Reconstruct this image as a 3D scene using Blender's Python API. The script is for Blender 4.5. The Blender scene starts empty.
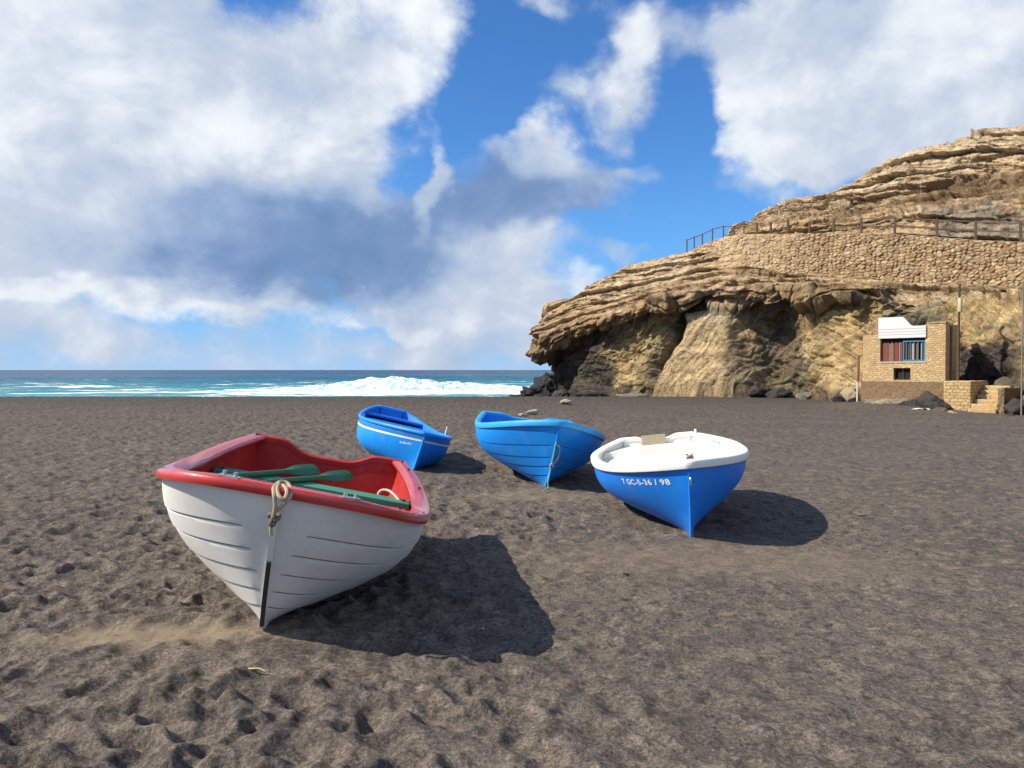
import bpy, bmesh, math, random
import numpy as np
from mathutils import Vector, Matrix

SC = bpy.context.scene
COL = SC.collection
rng = np.random.RandomState(7)
random.seed(7)

# ------------------------------------------------------------------ camera
F = 759.0
CAMH = 1.55
PITCH = math.radians(1.06)
cam_d = bpy.data.cameras.new('camera')
cam = bpy.data.objects.new('camera', cam_d)
COL.objects.link(cam)
cam.location = (0, 0, CAMH)
cam.rotation_euler = (math.radians(90) - PITCH, 0, 0)
cam_d.sensor_width = 36
cam_d.lens = F / 1024 * 36
cam_d.clip_start = 0.05
cam_d.clip_end = 60000
SC.camera = cam

def ray(px, py):
    """direction through a pixel, y component = 1 (used only to take measurements off the photograph)"""
    a = (px - 512) / F
    b = (384 - py) / F
    c, s = math.cos(PITCH), math.sin(PITCH)
    d = np.array([a, c + b * s, -s + b * c])
    return d / d[1]

def unproj(px, py, Y):
    d = ray(px, py)
    return np.array([0, 0, CAMH]) + d * Y

# ------------------------------------------------------------------ noise (numpy)
PERM = np.concatenate([rng.permutation(256)] * 3).astype(np.int64)
GR = rng.normal(size=(256, 3)); GR /= np.linalg.norm(GR, axis=1)[:, None]
RND = rng.rand(256, 4)

def perlin(p):
    p = np.asarray(p, float)
    i = np.floor(p).astype(np.int64); f = p - i
    w = f * f * f * (f * (f * 6 - 15) + 10)
    i &= 255
    out = 0
    for dx in (0, 1):
        wx = w[..., 0] if dx else 1 - w[..., 0]
        a = PERM[(i[..., 0] + dx) & 255]
        for dy in (0, 1):
            wy = w[..., 1] if dy else 1 - w[..., 1]
            b = PERM[(a + i[..., 1] + dy) & 255]
            for dz in (0, 1):
                wz = w[..., 2] if dz else 1 - w[..., 2]
                g = GR[PERM[(b + i[..., 2] + dz) & 255]]
                out = out + wx * wy * wz * (g[..., 0] * (f[..., 0] - dx) + g[..., 1] * (f[..., 1] - dy) + g[..., 2] * (f[..., 2] - dz))
    return out * 1.5

def fbm(p, o=4, g=.5, l=2.03, ridge=False):
    p = np.asarray(p, float); a = 1.; s = 0; n = 0
    for k in range(o):
        v = perlin(p + 17.3 * k)
        if ridge: v = 1 - 2 * np.abs(v)
        s = s + a * v; n += a; a *= g; p = p * l
    return s / n

def worley2(x, y, seed=0):
    """2-D cells: F1, F2 and a cell id (0..255)"""
    ix = np.floor(x).astype(np.int64); iy = np.floor(y).astype(np.int64)
    f1 = np.full(x.shape, 9.); f2 = np.full(x.shape, 9.); cid = np.zeros(x.shape, np.int64)
    for dx in (-1, 0, 1):
        for dy in (-1, 0, 1):
            cx, cy = ix + dx, iy + dy
            h = PERM[(PERM[(cx + seed) & 255] + cy) & 255]
            d = np.hypot(cx + .1 + .8 * RND[h, 0] - x, cy + .1 + .8 * RND[h, 1] - y)
            m = d < f1
            f2 = np.where(m, f1, np.minimum(f2, d)); cid = np.where(m, h, cid); f1 = np.where(m, d, f1)
    return f1, f2, cid

def sstep(a, b, x):
    t = np.clip((x - a) / (b - a), 0, 1)
    return t * t * (3 - 2 * t)

def mixc(a, b, t):
    return a + (np.asarray(b) - a) * t[..., None]

# ------------------------------------------------------------------ mesh helpers
def grid_faces(nu, nv, closed_u=False):
    u = np.arange(nu if closed_u else nu - 1); v = np.arange(nv - 1)
    U, V = np.meshgrid(u, v, indexing='ij')
    U2 = (U + 1) % nu
    return np.stack([U * nv + V, U2 * nv + V, U2 * nv + V + 1, U * nv + V + 1], -1).reshape(-1, 4)

def new_obj(name, me, mat=None, parent=None):
    o = bpy.data.objects.new(name, me)
    COL.objects.link(o)
    if mat is not None: me.materials.append(mat)
    if parent is not None: o.parent = parent
    return o

def mesh_np(name, verts, quads, mat, parent=None, smooth=True, col=None, attrs=None):
    me = bpy.data.meshes.new(name)
    verts = np.asarray(verts, np.float32).reshape(-1, 3); quads = np.asarray(quads, np.int32)
    me.vertices.add(len(verts)); me.vertices.foreach_set('co', verts.ravel())
    k = quads.shape[1]
    me.loops.add(quads.size); me.loops.foreach_set('vertex_index', quads.ravel())
    me.polygons.add(len(quads)); me.polygons.foreach_set('loop_start', np.arange(0, quads.size, k, dtype=np.int32))
    me.update(calc_edges=True); me.validate()
    if smooth: me.polygons.foreach_set('use_smooth', np.ones(len(quads), bool))
    if col is not None:
        a = me.color_attributes.new('rock_colour', 'FLOAT_COLOR', 'POINT')
        c = np.ones((len(verts), 4), np.float32); c[:, :3] = np.asarray(col).reshape(-1, 3)
        a.data.foreach_set('color', c.ravel())
    for an, av in (attrs or {}).items():
        a = me.attributes.new(an, 'FLOAT', 'POINT'); a.data.foreach_set('value', np.asarray(av, np.float32).ravel())
    return new_obj(name, me, mat, parent)

class MB:
    """collects shapes for ONE mesh object"""
    def __init__(s): s.v = []; s.f = []; s.mi = {}
    def add(s, verts, faces, mi=None):
        n = len(s.v); s.mi.update({len(s.f) + int(k): 1 for k in (mi if mi is not None else ())}); s.v += [tuple(map(float, p)) for p in verts]; s.f += [tuple(int(i) + n for i in f) for f in faces]; return s
    def box(s, c, d, M=None, taper=1.):
        x, y, z = [k / 2 for k in d]
        pts = [(-x, -y, -z), (x, -y, -z), (x, y, -z), (-x, y, -z), (-x * taper, -y * taper, z), (x * taper, -y * taper, z), (x * taper, y * taper, z), (-x * taper, y * taper, z)]
        pts = [Vector(p) for p in pts]
        if M is not None: pts = [M @ p for p in pts]
        return s.add([p + Vector(c) for p in pts], [(0, 3, 2, 1), (4, 5, 6, 7), (0, 1, 5, 4), (1, 2, 6, 5), (2, 3, 7, 6), (3, 0, 4, 7)])
    def box2(s, a, b):
        return s.box([(p + q) / 2 for p, q in zip(a, b)], [abs(q - p) for p, q in zip(a, b)])
    def beam(s, a, b, w, h, up=(0, 0, 1)):
        a, b, up = Vector(a), Vector(b), Vector(up); d = (b - a).normalized(); x = d.cross(up).normalized(); z = x.cross(d)
        M = Matrix((x, d, z)).transposed()
        return s.box((a + b) / 2, (w, (b - a).length, h), M)
    def tube(s, pts, r, n=8, closed=False):
        pts = [Vector(p) for p in pts]; m = len(pts); R = r if hasattr(r, '__len__') else [r] * m
        t0 = (pts[1] - pts[0]).normalized(); nrm = t0.orthogonal().normalized(); rings = []
        for i, p in enumerate(pts):
            t = ((pts[(i + 1) % m] - pts[i - 1]) if closed or 0 < i < m - 1 else (pts[1] - pts[0] if i == 0 else pts[-1] - pts[-2])).normalized()
            nrm = (nrm - t * nrm.dot(t)).normalized(); bn = t.cross(nrm)
            rings.append([p + (nrm * math.cos(2 * math.pi * k / n) + bn * math.sin(2 * math.pi * k / n)) * R[i] for k in range(n)])
        fs = []
        for i in range(m if closed else m - 1):
            for k in range(n):
                j = (i + 1) % m
                fs.append((i * n + k, i * n + (k + 1) % n, j * n + (k + 1) % n, j * n + k))
        if not closed: fs += [tuple(range(n))[::-1], tuple((m - 1) * n + k for k in range(n))]
        return s.add([p for r_ in rings for p in r_], fs)
    def sweep(s, rings, closed_path=False):
        """rings: (m, n, 3), section closed"""
        rings = np.asarray(rings); m, n = rings.shape[:2]
        fs = []
        for i in range(m if closed_path else m - 1):
            j = (i + 1) % m
            for k in range(n): fs.append((i * n + k, i * n + (k + 1) % n, j * n + (k + 1) % n, j * n + k))
        if not closed_path: fs += [tuple(range(n))[::-1], tuple((m - 1) * n + k for k in range(n))]
        return s.add(rings.reshape(-1, 3), fs)
    def slab(s, A, B):
        """two matching (m, n, 3) grids joined into a closed slab"""
        A = np.asarray(A); B = np.asarray(B); m, n = A.shape[:2]; N = m * n
        q = grid_faces(m, n); fs = [tuple(f) for f in q] + [tuple(f[::-1] + N) for f in q]
        rim = [i * n for i in range(m)] + [(m - 1) * n + k for k in range(1, n)] + [i * n + n - 1 for i in range(m - 2, -1, -1)] + [k for k in range(n - 2, 0, -1)]
        for a, b in zip(rim, rim[1:] + rim[:1]): fs.append((a, a + N, b + N, b))
        return s.add(np.concatenate([A.reshape(-1, 3), B.reshape(-1, 3)]), fs)
    def build(s, name, mat, parent=None, smooth=False, angle=35, bevel=0, merge=0, loc=None):
        bm = bmesh.new()
        vs = [bm.verts.new(p) for p in s.v]
        for fi, f in enumerate(s.f):
            f = [i for k, i in enumerate(f) if i != f[k - 1]]
            if len(set(f)) > 2:
                try: bm.faces.new([vs[i] for i in f]).material_index = s.mi.get(fi, 0)
                except ValueError: pass
        if merge: bmesh.ops.remove_doubles(bm, verts=bm.verts, dist=merge)
        bmesh.ops.recalc_face_normals(bm, faces=bm.faces)
        if bevel: bmesh.ops.bevel(bm, geom=list(bm.edges), offset=bevel, segments=2, profile=.5, affect='EDGES', clamp_overlap=True)
        me = bpy.data.meshes.new(name)
        if smooth:
            for f in bm.faces: f.smooth = True
            for e in bm.edges: e.smooth = not (len(e.link_faces) == 2 and e.calc_face_angle(0) > math.radians(angle))
        bm.to_mesh(me); bm.free()
        o = new_obj(name, me, mat, parent)
        if loc is not None: o.location = loc
        return o

def tag(o, label=None, cat=None, group=None, kind=None):
    if label: o['label'] = label
    if cat: o['category'] = cat
    if group: o['group'] = group
    if kind: o['kind'] = kind
    return o

def empty(name, loc=(0, 0, 0), rz=0):
    o = bpy.data.objects.new(name, None); COL.objects.link(o); o.location = loc; o.rotation_euler = (0, 0, rz); o.empty_display_size = .3
    return o

# ------------------------------------------------------------------ node helpers
class NT:
    def __init__(s, tree): s.t = tree; s.n = tree.nodes; s.l = tree.links
    def node(s, typ, **kw):
        n = s.n.new(typ)
        for k, v in kw.items(): setattr(n, k, v)
        return n
    def put(s, sock, v):
        if isinstance(v, bpy.types.NodeSocket): s.l.new(v, sock)
        elif v is not None:
            if hasattr(sock.default_value, '__len__') and not hasattr(v, '__len__'): v = [v] * len(sock.default_value)
            if hasattr(v, '__len__') and len(sock.default_value) == 4 and len(v) == 3: v = (*v, 1)
            sock.default_value = v
    def math(s, op, a, b=None, c=None, clamp=False):
        n = s.node('ShaderNodeMath', operation=op, use_clamp=clamp)
        for i, v in enumerate((a, b, c)): s.put(n.inputs[i], v)
        return n.outputs[0]
    def vmath(s, op, a, b=None, out=0):
        n = s.node('ShaderNodeVectorMath', operation=op)
        s.put(n.inputs[0], a); s.put(n.inputs[1], b)
        return n.outputs[out]
    def scale(s, a, k):
        n = s.node('ShaderNodeVectorMath', operation='SCALE'); s.put(n.inputs[0], a); s.put(n.inputs['Scale'], k); return n.outputs[0]
    def mix(s, f, a, b, blend='MIX'):
        n = s.node('ShaderNodeMix', data_type='RGBA', blend_type=blend)
        s.put(n.inputs[0], f); s.put(n.inputs[6], a); s.put(n.inputs[7], b); return n.outputs[2]
    def noise(s, vec, scale=5, detail=4, rough=.5, dist=0, out=0):
        n = s.node('ShaderNodeTexNoise'); s.put(n.inputs['Vector'], vec)
        s.put(n.inputs['Scale'], scale); s.put(n.inputs['Detail'], detail); s.put(n.inputs['Roughness'], rough); s.put(n.inputs['Distortion'], dist)
        return n.outputs[out]
    def voro(s, vec, scale=5, feature='F1', out='Distance'):
        n = s.node('ShaderNodeTexVoronoi', feature=feature); s.put(n.inputs['Vector'], vec); s.put(n.inputs['Scale'], scale); return n.outputs[out]
    def smooth(s, v, a, b, lo=0., hi=1.):
        n = s.node('ShaderNodeMapRange', interpolation_type='SMOOTHSTEP')
        for i, k in enumerate((v, a, b, lo, hi)): s.put(n.inputs[i], k)
        return n.outputs[0]
    def ramp(s, v, stops):
        n = s.node('ShaderNodeValToRGB'); e = n.color_ramp.elements
        while len(e) < len(stops): e.new(.5)
        for k, (p, c) in enumerate(stops): e[k].position = p; e[k].color = (*c, 1)
        s.put(n.inputs[0], v); return n.outputs[0]
    def sep(s, v):
        n = s.node('ShaderNodeSeparateXYZ'); s.put(n.inputs[0], v); return n.outputs
    def comb(s, x, y, z):
        n = s.node('ShaderNodeCombineXYZ')
        for i, k in enumerate((x, y, z)): s.put(n.inputs[i], k)
        return n.outputs[0]
    def bump(s, h, strength=.5, dist=.01, normal=None):
        n = s.node('ShaderNodeBump'); s.put(n.inputs['Height'], h); s.put(n.inputs['Strength'], strength); s.put(n.inputs['Distance'], dist)
        if normal is not None: s.put(n.inputs['Normal'], normal)
        return n.outputs[0]

def material(name):
    m = bpy.data.materials.new(name); m.use_nodes = True
    t = NT(m.node_tree); b = m.node_tree.nodes['Principled BSDF']
    co = t.node('ShaderNodeTexCoord').outputs['Object']
    return m, t, b, co

def setp(t, b, **kw):
    names = dict(col='Base Color', rough='Roughness', spec='Specular IOR Level', metal='Metallic', normal='Normal', coat='Coat Weight', coatr='Coat Roughness', ior='IOR')
    for k, v in kw.items(): t.put(b.inputs[names[k]], v)

def paint(name, col, rough=.35, wear=.12, grime=(.12, .1, .08), coat=.0, fade=None, scr=.5, dusty=.38):
    """boat paint: slightly uneven colour, faint scuffs, fine unevenness of the moulded skin"""
    m, t, b, co = material(name)
    c = t.mix(t.smooth(t.noise(co, 2.3, 5, .6), .35, .7), col, fade or [k * .86 + .01 for k in col])
    st = t.comb(*[t.math('MULTIPLY', o, k) for o, k in zip(t.sep(co), (26, 9, 70))])
    scuff = t.smooth(t.noise(st, 1.0, 4, .65), .66, .74)
    c = t.mix(t.math('MULTIPLY', scuff, wear), c, grime)
    dust = t.smooth(t.noise(co, 11, 6, .7), .55, .8)
    c = t.mix(t.math('MULTIPLY', dust, wear * .8), c, grime)
    # chalky faded patches, thin scratches along the hull, sand dust caught low down
    c = t.mix(t.smooth(t.noise(co, 3.7, 6, .7), .50, .68, 0, .30), c, [min(1, k * .75 + .10) for k in col])
    sc2 = t.comb(*[t.math('MULTIPLY', o, k) for o, k in zip(t.sep(co), (60, 5, 240))])
    c = t.mix(t.math('MULTIPLY', t.smooth(t.noise(sc2, 1.0, 3, .6), .69, .73), wear * 2.5, clamp=True), c, grime)
    low = t.smooth(t.math('ADD', t.sep(co)[2], t.math('MULTIPLY', t.noise(co, 5, 4, .6), .22)), .12, .30, 1, 0)
    c = t.mix(t.math('MULTIPLY', low, dusty), c, (.17, .14, .115))
    r = t.math('ADD', rough, t.math('MULTIPLY', t.noise(co, 9, 5, .7), .34))
    n = t.bump(t.noise(co, 5, 2), .25, .006)
    n = t.bump(t.noise(co, 160, 2), .12, .001, n)
    setp(t, b, col=c, rough=r, normal=n, spec=scr, coat=coat)
    return m

def plain(name, col, rough=.6, var=.25, scale=30, metal=0., bumpd=.002):
    m, t, b, co = material(name)
    n = t.noise(co, scale, 5, .6)
    c = t.mix(n, [k * (1 - var) for k in col], [min(1, k * (1 + var)) for k in col])
    setp(t, b, col=c, rough=rough, metal=metal, normal=t.bump(n, .4, bumpd))
    return m

# ------------------------------------------------------------------ light and sky
SUN_AZ, SUN_EL = math.radians(-8), math.radians(40)      # sunlight travels to +x, a little to +y
sun_from = Vector((-math.cos(SUN_AZ) * math.cos(SUN_EL), math.sin(SUN_AZ) * math.cos(SUN_EL), math.sin(SUN_EL)))
sd = bpy.data.lights.new('sun', 'SUN'); sd.energy = 4.9; sd.angle = math.radians(.5); sd.color = (1, .91, .77)
so = bpy.data.objects.new('sun', sd); COL.objects.link(so); so.location = (-20, 5, 30)
so.rotation_euler = sun_from.to_track_quat('Z', 'Y').to_euler()

W = bpy.data.worlds.new('World'); SC.world = W; W.use_nodes = True
t = NT(W.node_tree); bg = W.node_tree.nodes['Background']
sky = t.node('ShaderNodeTexSky', sky_type='NISHITA'); sky.sun_disc = False
sky.sun_elevation = SUN_EL; sky.sun_rotation = math.atan2(sun_from.x, sun_from.y)
sky.air_density = 1.0; sky.dust_density = .25; sky.ozone_density = 2.5; sky.altitude = 0
SKY_K = .085
d = t.vmath('NORMALIZE', t.node('ShaderNodeTexCoord').outputs['Generated'])
x, y, z = t.sep(d)
az = t.math('ARCTAN2', x, y)
el = t.math('ARCSINE', z)
def ang(px, py):
    k = ray(px, py)
    return math.atan2(k[0], k[1]), math.asin(k[2] / np.linalg.norm(k))
P2 = t.comb(az, el, 0)
# warp: billowing outlines
q = t.comb(az, t.math('MULTIPLY', el, 1.25), .37)
w1 = t.vmath('SUBTRACT', t.noise(q, 5.5, 3, .55, out=1), (.5, .5, .5))
w2 = t.vmath('SUBTRACT', t.noise(q, 19, 5, .6, out=1), (.5, .5, .5))
PW = t.vmath('ADD', P2, t.vmath('ADD', t.scale(w1, .13), t.scale(w2, .05)))
#        px   py   rx   ry  weight  light
CLOUDS = [
    (40, 40, 250, 130, .85, .76), (15, 180, 130, 120, .75, .82), (250, 70, 140, 110, .62, .50), (395, 40, 115, 80, .9, .82), (150, 60, 120, 70, .5, .74),
    (310, 120, 160, 70, .8, .74), (225, 148, 95, 38, .6, 1.05), (335, 185, 60, 26, .5, .92), (140, 105, 90, 40, .4, .9), (95, 200, 40, 18, .35, 1.0),
    (270, 236, 250, 76, 1.25, .18), (110, 225, 140, 70, .95, .38), (400, 245, 95, 60, .8, .26), (60, 270, 150, 36, .6, .56), (200, 190, 120, 40, .6, .50),
    (95, 302, 190, 17, .85, 1.0), (300, 296, 140, 17, .6, .50), (310, 318, 130, 12, .6, .80), (210, 345, 330, 26, .5, .62), (470, 350, 140, 20, .5, .66), (30, 335, 120, 26, .45, .70),
    (500, 262, 78, 58, 1.1, .84), (462, 304, 95, 40, 1.0, .76), (540, 320, 75, 42, .8, .74), (425, 296, 60, 46, .6, .60), (515, 235, 40, 24, .4, 1.0), (440, 318, 60, 16, .5, .95),
    (515, 182, 112, 50, 1.1, .24), (535, 143, 58, 34, .85, .86), (592, 185, 42, 34, .6, .40), (432, 180, 13, 48, .8, .86), (418, 215, 60, 40, .5, .34), (520, 205, 90, 26, .6, .24),
    (615, 60, 58, 50, .75, .70), (562, 82, 46, 28, .55, .58), (640, 108, 42, 36, .6, .56), (560, 5, 60, 26, .6, .76), (712, 45, 40, 40, .55, .64), (668, 22, 40, 20, .35, .6), (628, 40, 30, 24, .3, .9),
    (835, 105, 135, 86, 1.0, .78), (925, 55, 200, 100, 1.0, .80), (735, 110, 50, 45, .75, .88), (775, 160, 85, 36, .75, .74), (1010, 95, 140, 76, .8, .66), (830, 20, 130, 60, .7, .80), (800, 60, 70, 40, .4, .86),
    (648, 172, 34, 14, .4, .60), (615, 252, 50, 16, .5, .66), (586, 282, 30, 20, .7, .92), (560, 240, 40, 14, .3, .62), (690, 195, 60, 18, .35, .52), (745, 215, 60, 20, .3, .6),
    (-220, 120, 300, 200, .9, .7), (-500, 250, 260, 120, .8, .6), (1300, 60, 230, 130, .9, .7), (250, -330, 420, 190, .8, .65), (950, -420, 300, 150, .7, .7),
]
D = None; LW = None; WS = None
for px, py, rx, ry, wt, lt in CLOUDS:
    a, e = ang(px, py); sx, sy = rx / F, ry / F
    dd = t.vmath('MULTIPLY', t.vmath('SUBTRACT', PW, (a, e, 0)), (1 / sx, 1 / sy, 0))
    ln = t.vmath('LENGTH', dd, out=1)
    s_ = t.math('MULTIPLY', t.smooth(ln, .25, 1.2, 1, 0), wt)
    D = s_ if D is None else t.math('ADD', D, s_)
    LW = t.math('MULTIPLY', s_, lt) if LW is None else t.math('MULTIPLY_ADD', s_, lt, LW)
for a, e, ra, re, wt, lt in [(2.2, .5, .9, .45, 1., .66), (-2.2, .45, .9, .4, 1., .70), (3.0, .8, .9, .5, .9, .62), (-3.1, .4, .6, .4, .9, .66), (0., 1.15, 1.6, .30, .9, .66), (1.5, .35, .5, .35, .9, .68), (-1.4, .8, .5, .35, .8, .72)]:  # unseen clouds overhead and behind, added to make the ambient light less blue
    dd = t.vmath('MULTIPLY', t.vmath('SUBTRACT', PW, (a, e, 0)), (1 / ra, 1 / re, 0))
    s_ = t.math('MULTIPLY', t.smooth(t.vmath('LENGTH', dd, out=1), .25, 1.2, 1, 0), wt)
    D = t.math('ADD', D, s_); LW = t.math('MULTIPLY_ADD', s_, lt, LW)
lav = t.math('DIVIDE', LW, t.math('MAXIMUM', D, .02))
for px, py, rx, ry, wt in [(495, 75, 50, 80, 1.1), (700, 95, 26, 60, .5), (360, 20, 40, 26, .4), (270, 12, 60, 40, .85), (95, 130, 60, 22, .4), (985, 150, 60, 26, .4), (900, 178, 80, 24, .4), (405, 165, 36, 36, .42), (445, 130, 34, 60, .55), (225, 62, 70, 30, .6), (672, 120, 36, 60, .7), (690, 235, 60, 40, .6), (585, 30, 24, 40, .5), (470, 205, 18, 60, .3), (720, 8, 40, 26, .6)]:
    a, e = ang(px, py); dd = t.vmath('MULTIPLY', t.vmath('SUBTRACT', PW, (a, e, 0)), (F / rx, F / ry, 0))
    D = t.math('SUBTRACT', D, t.math('MULTIPLY', t.smooth(t.vmath('LENGTH', dd, out=1), .2, 1.3, 1, 0), wt))
fb = t.noise(q, 6, 10, .60, .2)
sh = t.vmath('ADD', q, (-.022, .024, .0))
fb2 = t.noise(sh, 6, 6, .53, .2)
dens = t.math('ADD', t.math('MINIMUM', D, 1.5), t.math('MULTIPLY', t.math('SUBTRACT', fb, .5), 2.5))
alpha = t.smooth(dens, .02, 1.12)
light = t.math('ADD', lav, t.math('MULTIPLY', t.math('SUBTRACT', fb, fb2), .62))
light = t.math('ADD', light, t.math('MULTIPLY', t.math('SUBTRACT', fb, .5), .22))
light = t.math('ADD', light, t.math('MULTIPLY', t.math('SUBTRACT', t.noise(q, 3.6, 4, .55), .5), .75))
ccol = t.ramp(light, [(.0, (.10, .175, .33)), (.25, (.155, .245, .42)), (.45, (.285, .37, .52)), (.66, (.42, .48, .575)), (.82, (.60, .645, .69)), (.98, (.73, .75, .755))])
skyc = t.vmath('MULTIPLY', sky.outputs[0], [SKY_K * k for k in (.50, .95, 1.42)])
hz = t.smooth(el, -.02, .30, 1, 0)
skyc = t.mix(t.math('MULTIPLY', hz, .7), skyc, (.125, .34, .70))
skyc = t.mix(t.math('MULTIPLY', t.smooth(el, -.01, .085, 1, 0), .8), skyc, (.33, .47, .66))
final = t.mix(alpha, skyc, ccol)
t.put(bg.inputs['Color'], final); bg.inputs['Strength'].default_value = 1.0
try: W.cycles.sampling_method = 'MANUAL'; W.cycles.sample_map_resolution = 512
except Exception: pass

SC.view_settings.view_transform = 'Standard'; SC.view_settings.look = 'None'
SC.view_settings.gamma = 1; SC.view_settings.use_curve_mapping = False
SC.view_settings.exposure = 0.46

# ------------------------------------------------------------------ beach
def beach_z(X, Y):
    z = -.055 * np.clip(Y - 44.5, 0, 60) - .0006 * np.clip(Y - 44.5, 0, 60) ** 2
    # the sand climbs a little towards the foot of the cliff round the hut
    z = z + .22 * np.exp(-((X - 15.8) / 2.6) ** 2 - ((Y - 31.5) / 3.5) ** 2)
    z = z - .05 * sstep(14, 22, X) * sstep(20, 26, Y) * (1 - sstep(27, 30, Y))
    return z

def boat_foot(): return [(-1.42, 4.25), (.46, 9.9), (-1.5, 11.6), (1.64, 6.95)]

def make_beach():
    rs = [.6, 1.1, 1.6, 2.1]
    while rs[-1] < 100: r = rs[-1]; rs.append(r + min(max(r * r / 1176 * .52, .006), .010 * r))
    rs += [120, 160, 220, 320, 500]
    rs = np.array(rs)
    th = np.concatenate([np.radians(np.arange(-180, -43, 4.)), np.radians(np.linspace(-42, 42, 960)), np.radians(np.arange(44, 180, 4.))])
    R, T = np.meshgrid(rs, th, indexing='ij')
    X, Y = R * np.sin(T), R * np.cos(T)
    back = sstep(100, 140, R)
    z = beach_z(X, Y) * (1 - back) + np.where(Y > 0, -4, 0) * back
    fine = (np.abs(T) < .75) & (R < 75)
    p = np.stack([X[fine], Y[fine], np.zeros(fine.sum())], -1)
    r = R[fine]
    h = fbm(p / 3.2, 3) * .028
    lf = 1 - sstep(-1.7, 1.0, p[:, 0] - .10 * p[:, 1])
    h += fbm(p * [1.3, 2.3, 1] + 9, 3, .5) * (.008 + .010 * lf) * (1 - .5 * sstep(25, 60, r))
    left = 1 - sstep(-1.7, 1.0, p[:, 0] - .10 * p[:, 1])                  # trampled on the left, smoother on the right
    amp = .25 + .60 * left
    k1 = fbm(p * [3.2, 5.2, 1] + [0, 0, 3.], 3, .5)
    h += (np.abs(k1) ** 1.2 * np.sign(k1)) * .010 * amp * (1 - sstep(18, 45, r) * .55)
    near = 1 - sstep(7, 20, r)
    b1 = np.abs(fbm(p * [5, 8, 1] + [3, 0, 5.], 3, .55)); h -= (b1 - .2) * .028 * amp * near
    b2 = np.abs(fbm(p * [13, 18, 1] + [3, 0, 15.], 3, .6)); h -= (b2 - .2) * .015 * near
    h += fbm(p * [38, 38, 1] + [3, 0, 5.], 2, .55) * .0026 * (1 - sstep(4, 9, r))
    # small wind and foot hollows, close together
    jit = .35 * fbm(p * [1.7, 1.7, 1] + 31, 2)
    for cell, dep, sd_, wl in ((.30, .031, 3, 1.0), (.17, .021, 9, .8), (.47, .028, 17, .9)):
        a1, a2, ci = worley2(p[:, 0] / cell + jit, p[:, 1] / (cell * .85) + jit, sd_)
        keep = (RND[ci, 3] < (.48 + .32 * left)).astype(float)
        h -= dep * wl * ((.95 if cell < .2 else .42) + (.05 if cell < .2 else .58) * left) * keep * (.4 + .9 * RND[ci, 2]) * (np.exp(-(a1 / .34) ** 3) - .30 * np.exp(-((a1 - .52) / .14) ** 2)) * (1 - .35 * sstep(16, 40, r))
    # foot prints
    H = np.zeros_like(R); H[fine] = h * (1 - .45 * (1 - sstep(3.5, 7.5, r)))
    fr = np.random.RandomState(11)
    n = 4200
    fr_r = np.exp(fr.uniform(np.log(2.6), np.log(42), n)); fr_t = fr.uniform(-.70, .70, n)
    lt = np.log(1.0)
    for k in range(n):
        r0, t0 = fr_r[k], fr_t[k]
        x0, y0 = r0 * math.sin(t0), r0 * math.cos(t0)
        lw = 1 - float(sstep(-1.7, 1.2, np.array(x0 - .10 * y0)))
        if fr.rand() > .28 + .72 * lw: continue
        a, b = fr.uniform(.08, .17), fr.uniform(.05, .11)
        if r0 > 14: a *= 1.5; b *= 1.5
        ori = fr.uniform(0, 6.3); dp = fr.uniform(.008, .024) * (.35 + .65 * lw)
        i0, i1 = np.searchsorted(rs, [r0 - .45, r0 + .45]); j0, j1 = np.searchsorted(th, [t0 - .45 / r0, t0 + .45 / r0])
        dx = X[i0:i1, j0:j1] - x0; dy = Y[i0:i1, j0:j1] - y0
        c, s = math.cos(ori), math.sin(ori)
        e = np.sqrt(((dx * c + dy * s) / b) ** 2 + ((-dx * s + dy * c) / a) ** 2)
        H[i0:i1, j0:j1] += -dp * np.exp(-(e / .85) ** 4) + dp * .42 * np.exp(-((e - 1.35) / .32) ** 2)
    # smooth drifts of blown sand around the boats
    dry = np.zeros_like(R)
    def soft(cx, cy, rx, ry, ang=0.):
        c, s = math.cos(ang), math.sin(ang); dx, dy = X - cx, Y - cy
        wob = .22 * np.sin(3 * X + 1.7 * Y) + .15 * np.sin(7 * X - 5 * Y)
        return np.exp(-((((dx * c + dy * s) / rx) ** 2 + ((-dx * s + dy * c) / ry) ** 2) * (1 + wob)) ** 1.5)
    tail = soft(-2.0, 4.38, .72, .17, .02)
    d2 = soft(1.75, 6.2, 1.7, .62, -.06)
    smooth = np.maximum.reduce([tail, .75 * d2, .8 * soft(-1.3, 4.05, .8, .28), .8 * soft(.3, 9.4, 1.0, .45), .8 * soft(-1.3, 11.2, .9, .5)])
    H *= 1 - .88 * smooth
    H += .05 * soft(-2.05, 4.62, .75, .14, .02)                            # low ridge the wind left beside the stem
    for bx, by in boat_foot(): H += .04 * np.exp(-(((X - bx) / .42) ** 2 + ((Y - by) / .45) ** 2))
    dry = np.maximum(np.maximum(.8 * tail, .30 * d2), .35 * soft(1.3, 6.35, .9, .22))
    dry = np.maximum(dry, .45 * soft(.2, 9.3, .9, .4))
    z = z + H
    # centre of the polar sheet
    nu, nv = R.shape
    v = np.stack([X, Y, z], -1)
    q = grid_faces(nu, nv)
    i = np.arange(nu - 1); seam = np.stack([i * nv + nv - 1, (i + 1) * nv + nv - 1, (i + 1) * nv, i * nv], -1)
    V = np.concatenate([v.reshape(-1, 3)]); q = np.concatenate([q, seam])[:, ::-1]
    m, t, b, co = material('volcanic_sand')
    yy = t.sep(co)[1]
    n1 = t.noise(co, .55, 5, .6); n2 = t.noise(co, 4.5, 6, .65); n3 = t.noise(co, 48, 5, .8); n4 = t.noise(co, 170, 2, .8)
    base = t.mix(t.smooth(n1, .3, .72), (.084, .070, .060), (.120, .100, .083))
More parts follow.
